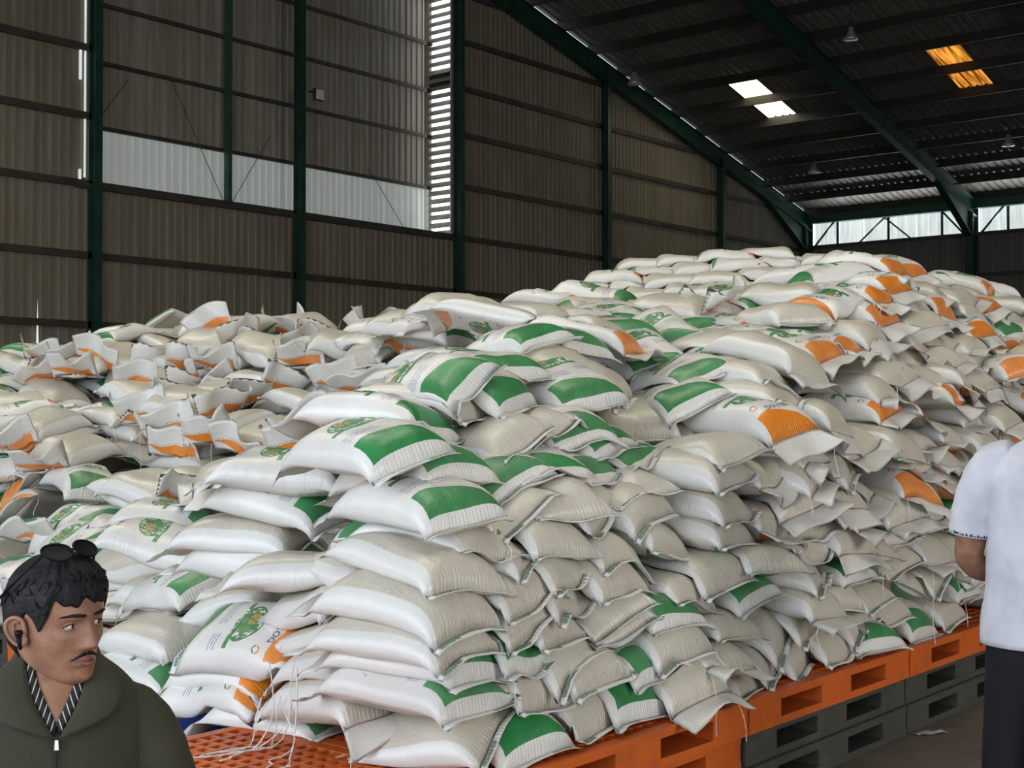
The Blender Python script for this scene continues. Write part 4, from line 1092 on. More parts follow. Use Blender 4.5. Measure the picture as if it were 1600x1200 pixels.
(10.142,2.811,1.62,1.75,0.11,0.18,'FG',0,'B',0,9.74),
(10.176,2.694,1.404,1.55,0.14,0,'BO',-11,'B',0,9.74)]
LABELS=['green-banded white sack, near heap tier two, first from corner',
'tan-backed sack, near heap tier four, first from corner',
'tan-backed sack, near heap tier five, first from corner',
'green-banded white sack, near heap tier three, first from corner',
'tan-backed sack, near heap tier one, first from corner',
'tan-backed sack, near heap tier six, first from corner',
'green-banded white sack, near heap tier one, second from corner',
'green-banded white sack, near heap tier seven, first from corner',
'green-banded white sack, near heap tier three, second from corner',
'tan-backed sack, near heap tier four, second from corner',
'tan-backed sack, near heap tier two, second from corner',
'tan-backed sack, near heap tier six, third from corner',
'tan-backed sack, near heap tier five, third from corner',
'green-banded white sack, left face tier nine, first from left',
'tan-backed sack with loose white mouth, left face tier two, fourth from left',
'tan-backed sack with loose white mouth, left face tier three, second from left',
'tan-backed sack, near heap tier five, second from corner',
'tan-backed sack, near heap tier three, third from corner',
'tan-backed sack, near heap tier three, fourth from corner',
'tan-backed sack, near heap tier one, third from corner',
'tan-backed sack with loose white mouth, left face tier four, fourth from left',
'green-banded white sack, near heap tier eight, first from corner',
'tan-backed sack, near heap tier four, third from corner',
'tan-backed sack, near heap tier two, third from corner',
'tan-backed sack, left face tier five, fifth from left',
'tan-backed sack, near heap tier five, fourth from corner',
'tan-backed sack, near heap tier seven, second from corner',
'tan-backed sack, left face tier four, third from left',
'tan-backed sack, near heap tier six, fourth from corner',
'tan-backed sack, left face tier five, fourth from left',
'green-banded white sack, near heap tier ten, first from corner',
'green-banded white sack, left face tier one, first from left',
'green-banded white sack, near heap tier eight, second from corner',
'green-banded white sack, near heap tier one, fourth from corner',
'orange-banded white sack, left face tier three, first from left',
'tan-backed sack, near heap tier seven, third from corner',
'tan-backed sack, near heap tier five, fifth from corner',
'tan-backed sack, near heap tier three, fifth from corner',
'tan-backed sack, near heap tier four, fourth from corner',
'orange-banded white sack, left face tier two, first from left',
'tan-backed sack, near heap tier seven, fourth from corner',
'orange-banded white sack, left face tier two, second from left',
'green-banded white sack, near heap tier two, fourth from corner',
'green-banded white sack, near heap tier six, second from corner',
'green-banded white sack, near heap tier eight, third from corner',
'tan-backed sack, near heap tier five, sixth from corner',
'tan-backed sack, near heap tier nine, first from corner',
'tan-backed sack, near heap tier ten, second from corner',
'green-banded white sack, near heap tier eleven, first from corner',
'tan-backed sack, near heap tier two, fifth from corner',
'tan-backed sack with loose white mouth, near heap tier one, fifth from corner',
'green-banded white sack, near heap tier three, sixth from corner',
'green-banded white sack, near heap tier ten, third from corner',
'green-banded white sack, left face tier eight, first from left',
'green-banded white sack, near heap tier eight, fourth from corner',
'tan-backed sack, near heap tier seven, fifth from corner',
'tan-backed sack, near heap tier nine, second from corner',
'green-banded white sack, left face tier seven, first from left',
'tan-backed sack, near heap tier four, fifth from corner',
'tan-backed sack, near heap tier six, fifth from corner',
'green-banded white sack, left face tier five, third from left',
'tan-backed sack, left face tier four, second from left',
'tan-backed sack, left face tier five, second from left',
'tan-backed sack, near heap tier seven, sixth from corner',
'tan-backed sack with loose white mouth, near heap tier two, sixth from corner',
'green-banded white sack, near heap tier nine, third from corner',
'tan-backed sack, near heap tier four, sixth from corner',
'green-banded white sack, near heap tier nine, fourth from corner',
'green-banded white sack, near heap tier eleven, second from corner',
'tan-backed sack, tall right stack tier three, first from corner',
'green-banded white sack, near heap tier eight, fifth from corner',
'tan-backed sack, tall right stack tier six, first from corner',
'tan-backed sack, tall right stack tier one, first from corner',
'tan-backed sack, tall right stack tier eight, first from corner',
'tan-backed sack, tall right stack tier seven, first from corner',
'green-banded white sack, near heap tier ten, fourth from corner',
'tan-backed sack, tall right stack tier nine, fourth from corner',
'green-banded white sack, tall right stack tier four, first from corner',
'tan-backed sack, tall right stack tier one, second from corner',
'tan-backed sack, near heap tier ten, fifth from corner',
'tan-backed sack, left face tier two, third from left',
'tan-backed sack, tall right stack tier two, first from corner',
'tan-backed sack, tall right stack tier one, third from corner',
'green-banded white sack, near heap tier thirteen, first from corner',
'green-banded white sack, left face tier four, first from left',
'tan-backed sack, tall right stack tier two, second from corner',
'orange-banded white sack, tall right stack tier ten, third from corner',
'green-banded white sack, left face tier five, first from left',
'green-banded white sack, left slope row one, second from left',
'tan-backed sack, left slope row one, first from left',
'tan-backed sack with loose white mouth, tall right stack tier eight, third from corner',
'tan-backed sack, tall right stack tier nine, first from corner',
'tan-backed sack, tall right stack tier one, fourth from corner',
'green-banded white sack, tall right stack tier ten, first from corner',
'tan-backed sack, tall right stack tier ten, second from corner',
'green-banded white sack, tall right stack tier twelve, first from corner',
'tan-backed sack, tall right stack tier nine, second from corner',
'tan-backed sack, tall right stack tier nine, third from corner',
'tan-backed sack, tall right stack tier eleven, second from corner',
'green-banded white sack, tall right stack tier eleven, first from corner',
'tan-backed sack, left slope row two, ninth from left',
'tan-backed sack, tall right stack tier one, fifth from corner',
'green-banded white sack, tall right stack tier one, sixth from corner',
'green-banded white sack, left slope row two, sixth from left',
'tan-backed sack, left slope row two, third from left',
'tan-backed sack, left slope row two, fifth from left',
'green-banded white sack, tall right stack tier twelve, fourth from corner',
'green-banded white sack, left slope row two, eighth from left',
'tan-backed sack, left slope row two, eleventh from left',
'green-banded white sack, tall right stack tier twelve, second from corner',
'tan-backed sack, left slope row two, fourth from left',
'green-banded white sack, left slope row two, seventh from left',
'tan-backed sack, left slope row two, tenth from left',
'green-banded white sack, left slope row two, first from left',
'green-banded white sack, tall right stack tier one, seventh from corner',
'orange-banded white sack, tall right stack tier ten, fifth from corner',
'tan-backed sack, tall right stack tier twelve, fifth from corner',
'orange-banded white sack, tall right stack tier thirteen, ninth from corner',
'green-banded white sack, tall right stack tier twelve, third from corner',
'tan-backed sack with loose white mouth, tall right stack tier eleven, third from corner',
'tan-backed sack with upturned orange-banded mouth, left slope row three, fifth from left',
'tan-backed sack with upturned orange-banded mouth, left slope row three, fourth from left',
'tan-backed sack, tall right stack tier one, eighth from corner',
'green-banded white sack, tall right stack tier thirteen, fourth from corner',
'orange-banded white sack, tall right stack tier thirteen, tenth from corner',
'green-banded white sack, left slope row three, third from left',
'tan-backed sack with upturned orange-banded mouth, left slope row four, seventh from left',
'tan-backed sack with upturned orange-banded mouth, left slope row four, fifth from left',
'tan-backed sack with loose white mouth, tall right stack tier twelve, seventh from corner',
'green-banded white sack, left slope row four, first from left',
'green-banded white sack, left slope row four, sixth from left',
'tan-backed sack with loose white mouth, tall right stack tier fourteen, fifth from corner',
'tan-backed sack with upturned orange-banded mouth, left slope row four, eighth from left',
'green-banded white sack, left slope row four, second from left',
'orange-banded white sack, tall right stack tier fourteen, third from corner',
'green-banded white sack, tall right stack tier fourteen, first from corner',
'green-banded white sack, top of pile row five, fifth from left',
'tan-backed sack with upturned orange-banded mouth, left slope row five, fifth from left',
'orange-banded white sack, tall right stack tier fifteen, fourth from corner',
'orange-banded white sack, left slope row five, second from left',
'tan-backed sack with loose white mouth, tall right stack tier fourteen, second from corner',
'tan-backed sack with upturned orange-banded mouth, top of pile row five, sixth from left',
'orange-banded white sack, tall right stack tier fifteen, third from corner',
'green-banded white sack, tall right stack tier fifteen, first from corner',
'tan-backed sack with upturned orange-banded mouth, left slope row five, third from left',
'tan-backed sack with upturned orange-banded mouth, left slope row five, fourth from left',
'orange-banded white sack, left slope row six, third from left',
'orange-banded white sack, tall right stack tier sixteen, third from corner',
'tan-backed sack with upturned orange-banded mouth, left slope row six, thirteenth from left',
'tan-backed sack with upturned orange-banded mouth, left slope row six, second from left',
'orange-banded white sack, left slope row six, fourth from left',
'tan-backed sack with upturned orange-banded mouth, left slope row six, tenth from left',
'tan-backed sack with upturned orange-banded mouth, top of pile row six, first from left',
'tan-backed sack with upturned orange-banded mouth, left slope row six, twelfth from left',
'tan-backed sack with upturned orange-banded mouth, left slope row six, fourteenth from left',
'tan-backed sack with upturned orange-banded mouth, left slope row six, eleventh from left',
'orange-banded white sack, tall right stack tier seventeen, first from corner',
'orange-banded white sack, left slope row six, first from left',
'tan-backed sack, left slope row six, eighth from left',
'tan-backed sack with upturned orange-banded mouth, left slope row six, seventh from left',
'tan-backed sack with upturned orange-banded mouth, left slope row six, ninth from left',
'green-banded white sack, left slope row six, fifth from left',
'tan-backed sack with upturned orange-banded mouth, left slope row six, sixth from left',
'tan-backed sack, left slope row seven, seventh from left',
'tan-backed sack with upturned orange-banded mouth, left slope row seven, sixth from left',
'tan-backed sack, left slope row seven, first from left',
'tan-backed sack with upturned orange-banded mouth, left slope row seven, third from left',
'tan-backed sack with upturned orange-banded mouth, left slope row seven, eighth from left',
'orange-banded white sack, tall right stack tier thirteen, thirteenth from corner',
'orange-banded white sack, tall right stack tier fourteen, sixth from corner',
'tan-backed sack with upturned orange-banded mouth, left slope row seven, fifth from left',
'tan-backed sack with upturned orange-banded mouth, left slope row seven, second from left',
'tan-backed sack with upturned orange-banded mouth, left slope row seven, fourth from left',
'tan-backed sack with upturned orange-banded mouth, left slope row eight, fourth from left',
'green-banded white sack, left slope row eight, first from left',
'tan-backed sack with upturned orange-banded mouth, left slope row eight, ninth from left',
'tan-backed sack with upturned orange-banded mouth, left slope row eight, seventh from left',
'tan-backed sack with upturned orange-banded mouth, left slope row eight, third from left',
'tan-backed sack with upturned orange-banded mouth, left slope row eight, eighth from left',
'tan-backed sack with loose white mouth, left slope row eight, tenth from left',
'tan-backed sack with upturned orange-banded mouth, left slope row eight, second from left',
'tan-backed sack with upturned orange-banded mouth, left slope row eight, fifth from left',
'tan-backed sack with upturned orange-banded mouth, left slope row eight, sixth from left',
'tan-backed sack, left slope row nine, second from left',
'tan-backed sack with upturned orange-banded mouth, left slope row nine, eighth from left',
'tan-backed sack with upturned orange-banded mouth, left slope row nine, ninth from left',
'tan-backed sack with upturned orange-banded mouth, left slope row nine, tenth from left',
'tan-backed sack with upturned orange-banded mouth, left slope row nine, seventh from left',
'tan-backed sack, left slope row nine, first from left',
'tan-backed sack, left slope row nine, sixth from left',
'tan-backed sack with upturned orange-banded mouth, left slope row nine, third from left',
'tan-backed sack with upturned orange-banded mouth, left slope row nine, fifth from left',
'tan-backed sack with upturned orange-banded mouth, left slope row nine, eleventh from left',
'tan-backed sack with upturned orange-banded mouth, left slope row nine, fourth from left',
'tan-backed sack with upturned orange-banded mouth, left slope row nine, twelfth from left',
'tan-backed sack with upturned orange-banded mouth, left slope row eleven, first from left',
'green-banded white sack, left slope row eleven, third from left',
'tan-backed sack with upturned orange-banded mouth, left slope row eleven, fourth from left',
'tan-backed sack with upturned orange-banded mouth, left slope row eleven, sixth from left',
'tan-backed sack with upturned orange-banded mouth, left slope row eleven, fifth from left',
'tan-backed sack with upturned orange-banded mouth, left slope row eleven, second from left',
'green-banded white sack, left slope row thirteen, first from left',
'tan-backed sack, tall right stack tier five, first from corner',
'tan-backed sack with loose white mouth, tall right stack tier eight, second from corner',
'tan-backed sack with loose white mouth, tall right stack tier six, second from corner',
'tan-backed sack with loose white mouth, tall right stack tier three, second from corner',
'tan-backed sack, tall right stack tier four, second from corner',
'tan-backed sack, tall right stack tier five, second from corner',
'tan-backed sack with loose white mouth, tall right stack tier seven, second from corner',
'tan-backed sack with loose white mouth, tall right stack tier seven, third from corner',
'tan-backed sack, tall right stack tier six, third from corner',
'tan-backed sack with loose white mouth, tall right stack tier seven, fourth from corner',
'tan-backed sack with loose white mouth, tall right stack tier five, third from corner',
'tan-backed sack with loose white mouth, left slope row one, third from left',
'tan-backed sack, tall right stack tier eight, fourth from corner',
'tan-backed sack, tall right stack tier three, third from corner',
'tan-backed sack with loose white mouth, tall right stack tier six, fourth from corner',
'green-banded white sack, tall right stack tier four, third from corner',
'tan-backed sack with loose white mouth, tall right stack tier ten, fourth from corner',
'orange-banded white sack, tall right stack tier thirteen, second from corner',
'tan-backed sack, tall right stack tier five, fourth from corner',
'tan-backed sack, tall right stack tier three, fourth from corner',
'tan-backed sack with loose white mouth, tall right stack tier seven, fifth from corner',
'tan-backed sack with loose white mouth, tall right stack tier nine, fifth from corner',
'tan-backed sack with loose white mouth, tall right stack tier twelve, sixth from corner',
'tan-backed sack, top of pile row two, first from left',
'tan-backed sack, tall right stack tier four, fourth from corner',
'tan-backed sack, tall right stack tier two, third from corner',
'tan-backed sack with loose white mouth, tall right stack tier six, fifth from corner',
'tan-backed sack, tall right stack tier nine, sixth from corner',
'tan-backed sack with upturned orange-banded mouth, left slope row two, second from left',
'tan-backed sack, tall right stack tier thirteen, first from corner',
'green-banded white sack, tall right stack tier five, fifth from corner',
'tan-backed sack, tall right stack tier three, fifth from corner',
'orange-banded white sack, tall right stack tier seven, seventh from corner',
'tan-backed sack with loose white mouth, tall right stack tier four, fifth from corner',
'orange-banded white sack, left slope row three, second from left',
'tan-backed sack with loose white mouth, tall right stack tier six, sixth from corner',
'tan-backed sack, tall right stack tier three, sixth from corner',
'tan-backed sack with loose white mouth, top of pile row three, first from left',
'tan-backed sack with loose white mouth, tall right stack tier seven, sixth from corner',
'green-banded white sack, tall right stack tier thirteen, third from corner',
'tan-backed sack with loose white mouth, tall right stack tier nine, seventh from corner',
'tan-backed sack with loose white mouth, tall right stack tier seven, eighth from corner',
'tan-backed sack with loose white mouth, left slope row three, first from left',
'tan-backed sack with loose white mouth, tall right stack tier four, sixth from corner',
'green-banded white sack, tall right stack tier six, seventh from corner',
'green-banded white sack, tall right stack tier two, fourth from corner',
'tan-backed sack, tall right stack tier thirteen, sixth from corner',
'tan-backed sack with loose white mouth, tall right stack tier eight, fifth from corner',
'orange-banded white sack, tall right stack tier ten, sixth from corner',
'green-banded white sack, tall right stack tier three, seventh from corner',
'green-banded white sack, tall right stack tier thirteen, eighth from corner',
'green-banded white sack, top of pile row four, second from left',
'tan-backed sack, tall right stack tier five, sixth from corner',
'orange-banded white sack, top of pile row four, fourth from left',
'tan-backed sack, tall right stack tier six, eighth from corner',
'tan-backed sack with loose white mouth, tall right stack tier nine, eighth from corner',
'tan-backed sack with loose white mouth, tall right stack tier seven, ninth from corner',
'tan-backed sack, tall right stack tier four, seventh from corner',
'tan-backed sack, tall right stack tier fourteen, fourth from corner',
'tan-backed sack with upturned orange-banded mouth, left slope row four, fourth from left',
'orange-banded white sack, tall right stack tier thirteen, seventh from corner',
'tan-backed sack, tall right stack tier thirteen, fifth from corner',
'tan-backed sack with loose white mouth, tall right stack tier five, seventh from corner',
'tan-backed sack, tall right stack tier two, fifth from corner',
'tan-backed sack with loose white mouth, tall right stack tier thirteen, eleventh from corner',
'green-banded white sack, top of pile row four, fifth from left',
'tan-backed sack with loose white mouth, tall right stack tier eight, sixth from corner',
'tan-backed sack, top of pile row four, first from left',
'tan-backed sack, tall right stack tier three, eighth from corner',
'tan-backed sack with loose white mouth, tall right stack tier nine, ninth from corner',
'orange-banded white sack, tall right stack tier eleven, fifth from corner',
'green-banded white sack, tall right stack tier two, sixth from corner',
'tan-backed sack with loose white mouth, tall right stack tier eleven, fourth from corner',
'tan-backed sack with loose white mouth, tall right stack tier six, ninth from corner',
'tan-backed sack, tall right stack tier four, eighth from corner',
'green-banded white sack, left slope row four, third from left',
'orange-banded white sack, tall right stack tier fifteen, second from corner',
'tan-backed sack, top of pile row four, third from left',
'tan-backed sack with loose white mouth, tall right stack tier ten, seventh from corner',
'tan-backed sack with loose white mouth, tall right stack tier eight, seventh from corner',
'tan-backed sack, tall right stack tier one, ninth from corner',
'tan-backed sack with loose white mouth, tall right stack tier eleven, sixth from corner',
'tan-backed sack, tall right stack tier five, eighth from corner',
'tan-backed sack, top of pile row five, second from left',
'green-banded white sack, tall right stack tier three, ninth from corner',
'tan-backed sack with loose white mouth, tall right stack tier nine, tenth from corner',
'tan-backed sack, tall right stack tier eight, eighth from corner',
'tan-backed sack with loose white mouth, tall right stack tier twelve, eighth from corner',
'green-banded white sack, tall right stack tier seven, tenth from corner',
'tan-backed sack, tall right stack tier two, seventh from corner',
'tan-backed sack with loose white mouth, tall right stack tier sixteen, first from corner',
'green-banded white sack, top of pile row five, seventh from left',
'tan-backed sack with loose white mouth, tall right stack tier ten, eighth from corner',
'tan-backed sack with loose white mouth, tall right stack tier thirteen, twelfth from corner',
'tan-backed sack, tall right stack tier four, ninth from corner',
'tan-backed sack with loose white mouth, tall right stack tier six, tenth from corner',
'green-banded white sack, top of pile row five, third from left',
'tan-backed sack with loose white mouth, tall right stack tier twelve, ninth from corner',
'green-banded white sack, top of pile row five, first from left',
'tan-backed sack, tall right stack tier three, tenth from corner',
'green-banded white sack, tall right stack tier five, ninth from corner',
'tan-backed sack with loose white mouth, tall right stack tier eleven, seventh from corner',
'green-banded white sack, left slope row five, first from left',
'tan-backed sack, tall right stack tier one, tenth from corner',
'tan-backed sack, top of pile row five, fourth from left',
'orange-banded white sack, tall right stack tier eight, ninth from corner',
'tan-backed sack with loose white mouth, tall right stack tier seven, eleventh from corner',
'green-banded white sack, tall right stack tier sixteen, second from corner']

def local(V,c): return np.asarray(V)-c
order=sorted(range(len(ROWS)),key=lambda k:ROWS[k][2]+.12*math.sin(ROWS[k][4])*1.0)
N_SINGLE=310
single=set(range(min(N_SINGLE,len(ROWS))))
rest_v=[];rest_f=[];rest_m=[];rest_uv=[]
built={}
# unseen inner sacks first: they carry the visible ones
def add_rest(part):
    V,fs,mi,uv=part; n=len(rest_v); rest_v.extend(V); rest_f.extend([[q+n for q in f] for f in fs]); rest_m.extend(mi); rest_uv.extend(uv)
P0=np.array([r[:3] for r in ROWS]); AX=np.array([[math.cos(r[3])*math.cos(r[4]),math.sin(r[3])*math.cos(r[4]),math.sin(r[4])] for r in ROWS])
CEN=P0+AX*.26+np.array([0,0,.035])
def core_sacks():
    cells=[]
    rg=np.random.default_rng(5)
    for yy in np.arange(2.80,14,.50):
        for xx in np.arange(3.15,12,.345):
            dxy=np.abs(CEN[:,:2]-np.array([xx,yy]))
            near=(dxy[:,0]<.42)&(dxy[:,1]<.55)
            if not near.any(): continue
            wgt=np.exp(-(dxy[near]**2).sum(1)/.06); ztop=(CEN[near,2]*wgt).sum()/wgt.sum()-(.10 if (yy>3.6 and xx<6.5) or yy>4.2 else 0)
            for k,zz in enumerate(np.arange(.50,2.6,.11)):
                if zz>ztop-.13: break
                dd=CEN-np.array([xx,yy,zz+.03])
                if ((np.abs(dd[:,0])<.24)&(np.abs(dd[:,1])<.34)&(np.abs(dd[:,2])<.085)).any(): continue
                # only where some visible sack is close enough for the gap to be looked into
                if not ((np.abs(dd)<np.array([.75,.85,.40])).all(1)).any(): continue
                # keep inside the pile: nothing may stick out towards the camera side
                if yy-.25<2.56 or xx<3.1+.1*(zz>1): continue
                front=(np.abs(dd[:,0])<.3)&(np.abs(dd[:,2])<.12)
                cells.append((xx+rg.uniform(-.03,.03),yy-.25,zz,math.pi/2+rg.uniform(-.08,.08),0.,rg.uniform(-.05,.05),'BG' if rg.random()<.6 else 'FG',0))
    return cells
CORE=core_sacks()
todo=[(r[2],1,k,r) for k,r in enumerate(CORE)]+[(ROWS[k][2]+.02,0,k,ROWS[k]) for k in order]
todo.sort(key=lambda t:t[0])
PILE='rice sacks in the pile'
text_count=0
for (_,core,k,row) in todo:
    if core:
        s=build_sack(row,5000+k,8,6); A_,Bb=s['A'],s['Bb']
        u=.165+.8*(1-A_)/2; v=.5-Bb/2; add_rest(sheet_mesh(s['F'],s['B'],u,v)); continue
    s,parts=full_sack(row,k)
    if k not in single:
        for p in ('body','end_flap'): add_rest(parts[p])
        continue
    c=s['c']
    def mk(name,part,mats,parent=None):
        V,fs,mi,uv=part
        o=mesh_obj(name,local(V,c),fs,mats,parent,mi,True,uv)
        return o
    o=mk('rice_sack',parts['body'],[M['front'],M['back']]); o.location=c
    tag(o,LABELS[k],'sack',PILE)
    mk('end_flap',parts['end_flap'],[M['front'],M['back']],o)
    mk('end_seam',parts['end_seam'],[M['seam'] if row[6][0]=='B' else M['seam_back'],M['seam_back'] if row[6][0]=='B' else M['seam']][::-1] ,o)
    if row[6][0]=='F' and row[10]<9.5:
        V,Fc=lettering(s,G_NAME,.304,.32,.69,.032); mesh_obj('printed_lettering',V-c,Fc,M['ink'],o)
        V,Fc=lettering(s,G_RICE,.584,.30,.68,.026); mesh_obj('crest_lettering',V-c,Fc,M['ribbon_text'],o)
    rg=s['rg']
    if s['near_orange'] and rg.random()<.55 and row[10]<9 or (row[6][1]=='G' and rg.random()<.12 and row[10]<6):
        end=1 if s['near_orange'] else -1
        V=np.asarray(parts['end_flap' if end>0 else 'end_seam'][0]); nb=NB+1
        p=V[nb*3-1] if rg.random()<.5 else V[nb*3-nb]
        ln=rg.uniform(.10,.34) if end>0 else .06; out=s['ex']*end*.03
        pts=[p-c+out*t+np.array([.012*math.sin(t*5+k),.012*math.cos(t*4+k),-ln*t]) for t in np.linspace(0,1,8)]
        mb=MB().tube(pts,.0017,4); mb.obj('sewing_thread',M['thread'],o)
ro=mesh_obj('rice_sack_heap',rest_v,rest_f,[M['front'],M['back']],None,rest_m,True,rest_uv)
ro['kind']='stuff'; ro['label']='remaining white and beige rice sacks filling the inside and far crest of the pile'; ro['category']='sacks'
# ================================================================ people
m,b=new_mat('skin_warm',.50); p=objcoord(); n=noise(p,26,3); n2=noise(p,160,2)
setc(b,mixc((n*.75+n2*.25).smooth(.35,.65),(.255,.120,.074),(.35,.18,.118))); b.inputs['Subsurface Weight'].default_value=.08; b.inputs['Subsurface Radius'].default_value=(.01,.004,.002); bump(b,n2,.05,.001); M['skin']=m
m,b=new_mat('black_hair',.62); p=objcoord(); x,y,z=sep(p); n=noise(comb(x*90,y*25,z*40),1.4,4,.6)
b.inputs['Specular IOR Level'].default_value=.25; setc(b,mixc(n.smooth(.3,.7),(.004,.004,.006),(.016,.015,.017))); bump(b,n,.8,.004); M['hair']=m
M['lip']=plain('lip_skin',(.25,.092,.075),.4,0,.15,60)
M['eye_white']=plain('eye_white',(.62,.58,.54),.2,0,.05,60); M['iris']=plain('dark_iris',(.012,.007,.005),.08,0,.2,60)
def cloth(name,c,scale=220.,bmp=.25,rough=.85):
    m,b=new_mat(name,rough); p=objcoord(); n=noise(p,scale,2); n2=noise(p,7,3)
    setc(b,mixc((n*.5+n2*.5).smooth(.3,.7),tuple(q*.82 for q in c),tuple(min(1,q*1.15) for q in c))); bump(b,n*.3+n2*1.0,bmp,.012); return m
M['olive']=cloth('olive_jacket',(.036,.036,.021)); M['black_cloth']=cloth('black_cloth',(.010,.010,.013)); M['white_cloth']=cloth('white_shirt',(.64,.64,.72),9,.3)
M['navy_trousers']=cloth('navy_trousers',(.005,.006,.011)); M['shoe']=plain('black_shoe',(.012,.011,.011),.4); M['metal']=plain('zip_metal',(.35,.34,.32),.3,.9)
M['gloss_black']=plain('gloss_black',(.006,.006,.008),.5); M['gloss_black'].node_tree.nodes['Principled BSDF'].inputs['Specular IOR Level'].default_value=.15
m,b=new_mat('striped_collar',.8); x,y,z=sep(objcoord())
setc(b,mixc(((x.abs()*1.0+z*.34)*560).sin().gt(.84),(.010,.010,.012),(.55,.54,.52))); M['stripes']=m
m,b=new_mat('cuff_trim',.8); x,y,z=sep(objcoord())
setc(b,mixc(((x*1.0+y*1.0)*420).sin().gt(.3),(.02,.025,.06),(.5,.5,.56))); M['trim']=m
def ringloft(rings,n=28,ex=2.3,cap=True):
    """rings: (cx,cy,cz,a,b[,tilt]) -> horizontal superellipse rings"""
    V=[];Fc=[]
    for r in rings:
        cx,cy,cz,a,b_=r[:5]
        for k in range(n):
            t=2*math.pi*k/n; c,s=math.cos(t),math.sin(t)
            V.append((cx+a*math.copysign(abs(c)**(2/ex),c),cy+b_*math.copysign(abs(s)**(2/ex),s),cz))
    for i in range(len(rings)-1):
        for k in range(n):
            q=i*n+k; w=i*n+(k+1)%n; Fc.append((q,w,w+n,q+n))
    if cap: Fc.append(tuple(range(n))[::-1]); Fc.append(tuple((len(rings)-1)*n+k for k in range(n)))
    return V,Fc
def densify(pts,n):
    """smooth (Catmull-Rom) curve through rows of numbers"""
    P=np.array(pts,float); P=np.vstack([2*P[0]-P[1],P,2*P[-1]-P[-2]]); out=[]
    seg=len(pts)-1
    for t in np.linspace(0,seg-1e-6,n):
        i=int(t); f=t-i; a,b_,c,d=P[i],P[i+1],P[i+2],P[i+3]
        out.append(.5*((2*b_)+(-a+c)*f+(2*a-5*b_+4*c-d)*f*f+(-a+3*b_-3*c+d)*f**3))
    return np.array(out)
def limb(pts,radii,n=18,k=24,fold=0.,seed=0):
    R=densify([list(p)+[r] for p,r in zip(pts,radii)],k); rg=np.random.default_rng(seed)
    rad=R[:,3]*(1+fold*np.sin(np.arange(k)*1.7+rg.uniform(0,6))*rg.uniform(.4,1,k))
    mb=MB().tube([tuple(q[:3]) for q in R],list(rad),n); return mb
def subsurf(o,l=1):
    md=o.modifiers.new('smooth','SUBSURF'); md.levels=l; md.render_levels=l; return o
def hand(parent,base,direction,palm_n,side):
    """palm and five bent fingers; base wrist point, direction of fingers, normal of the palm side"""
    base=Vector(base);d=Vector(direction).normalized(); nn=Vector(palm_n).normalized(); w=d.cross(nn).normalized()*side
    mb=MB()
    mb.tube([base-d*.02,base+d*.01,base+d*.05,base+d*.085],[.026,.030,.036,.030],12)
    for i,(off,ln) in enumerate(((-.030,.066),(-.010,.078),(.010,.074),(.029,.058))):
        s=base+d*.08+w*off; mb.tube([s-d*.02,s+d*ln*.45+nn*.006,s+d*ln*.75+nn*.022,s+d*ln*.9+nn*.042],[.0095,.009,.008,.006],8)
    s=base+d*.02-w*.03; mb.tube([s+w*.012,s+d*.025-w*.018+nn*.01,s+d*.055-w*.022+nn*.02,s+d*.075-w*.016+nn*.03],[.012,.0115,.010,.0075],8)
    return mb
HEADT=[(-.121,.004,.055,-.035),(-.118,.020,.066,-.028),(-.108,.038,.0755,-.004),(-.090,.053,.078,.034),(-.066,.0635,.0795,.066),(-.035,.0705,.082,.088),(0,.0735,.0835,.098),(.03,.0755,.0855,.099),(.058,.0735,.081,.093),(.083,.064,.069,.080),(.103,.047,.050,.060),(.114,.027,.028,.036),(.1185,.004,.004,.006)]
def head_surface(nz=84,nphi=112):
    T=densify(HEADT,nz); V=np.zeros((nz,nphi,3)); ph=np.linspace(0,2*np.pi,nphi,endpoint=False)
    for i,(z,w,yf,yb) in enumerate(T):
        s,c=np.sin(ph),np.cos(ph)
        y=np.where(c>0,yf*np.abs(c)**.90,-yb*np.abs(c)**.92); cen=0
        if yb<0: 
            cy=(yf-yb*-1)/1; cy=(yf+(-yb))/2; hy=(yf-(-yb))/2; y=cy+hy*c
        elif yb<.066:
            t=(.066-yb)/.066; cy=(yf-yb)/2; hy=(yf+yb)/2; y=(1-t)*y+t*(cy+hy*c)
        V[i,:,0]=w*np.sign(s)*np.abs(s)**.90; V[i,:,1]=y; V[i,:,2]=z
    x,z=V[...,0].copy(),V[...,2].copy(); front=np.clip(np.cos(ph)*1.6,0,1)[None,:]*np.ones((nz,1))
    def G(x0,z0,sx,sz): return np.exp(-((x-x0)/sx)**2-((z-z0)/sz)**2)
    d=np.zeros_like(x)
    nz_=np.clip((.012-z)/.052,0,1)*(z>-.060)
    nose=(.003+.021*nz_**1.25)*np.exp(-(x/(.0075+.005*nz_))**2)*np.where(z<-.040,np.clip(1-(-.040-z)/.010,0,1)**.7,1)*np.where(z>.012,np.exp(-((z-.012)/.012)**2),1)
    d+=nose
    for s in (-1,1):
        d+=.008*G(s*.0135,-.0425,.0075,.0075)-.0105*G(s*.031,-.001,.0145,.0095)+.0055*G(s*.030,.0185,.019,.0075)+.005*G(s*.047,-.024,.016,.016)-.004*G(s*.045,-.060,.016,.02)
        d-=.003*G(s*.0115,.004,.006,.012)
    d+=.0065*G(0,-.0655,.020,.0048)+.0075*G(0,-.0770,.0175,.0052)-.0055*G(0,-.0712,.024,.0016)-.0045*G(0,-.087,.020,.0055)+.006*G(0,-.106,.019,.011)-.002*G(0,-.057,.004,.006)
    V[...,1]+=d*front
    return V
HS=head_surface()
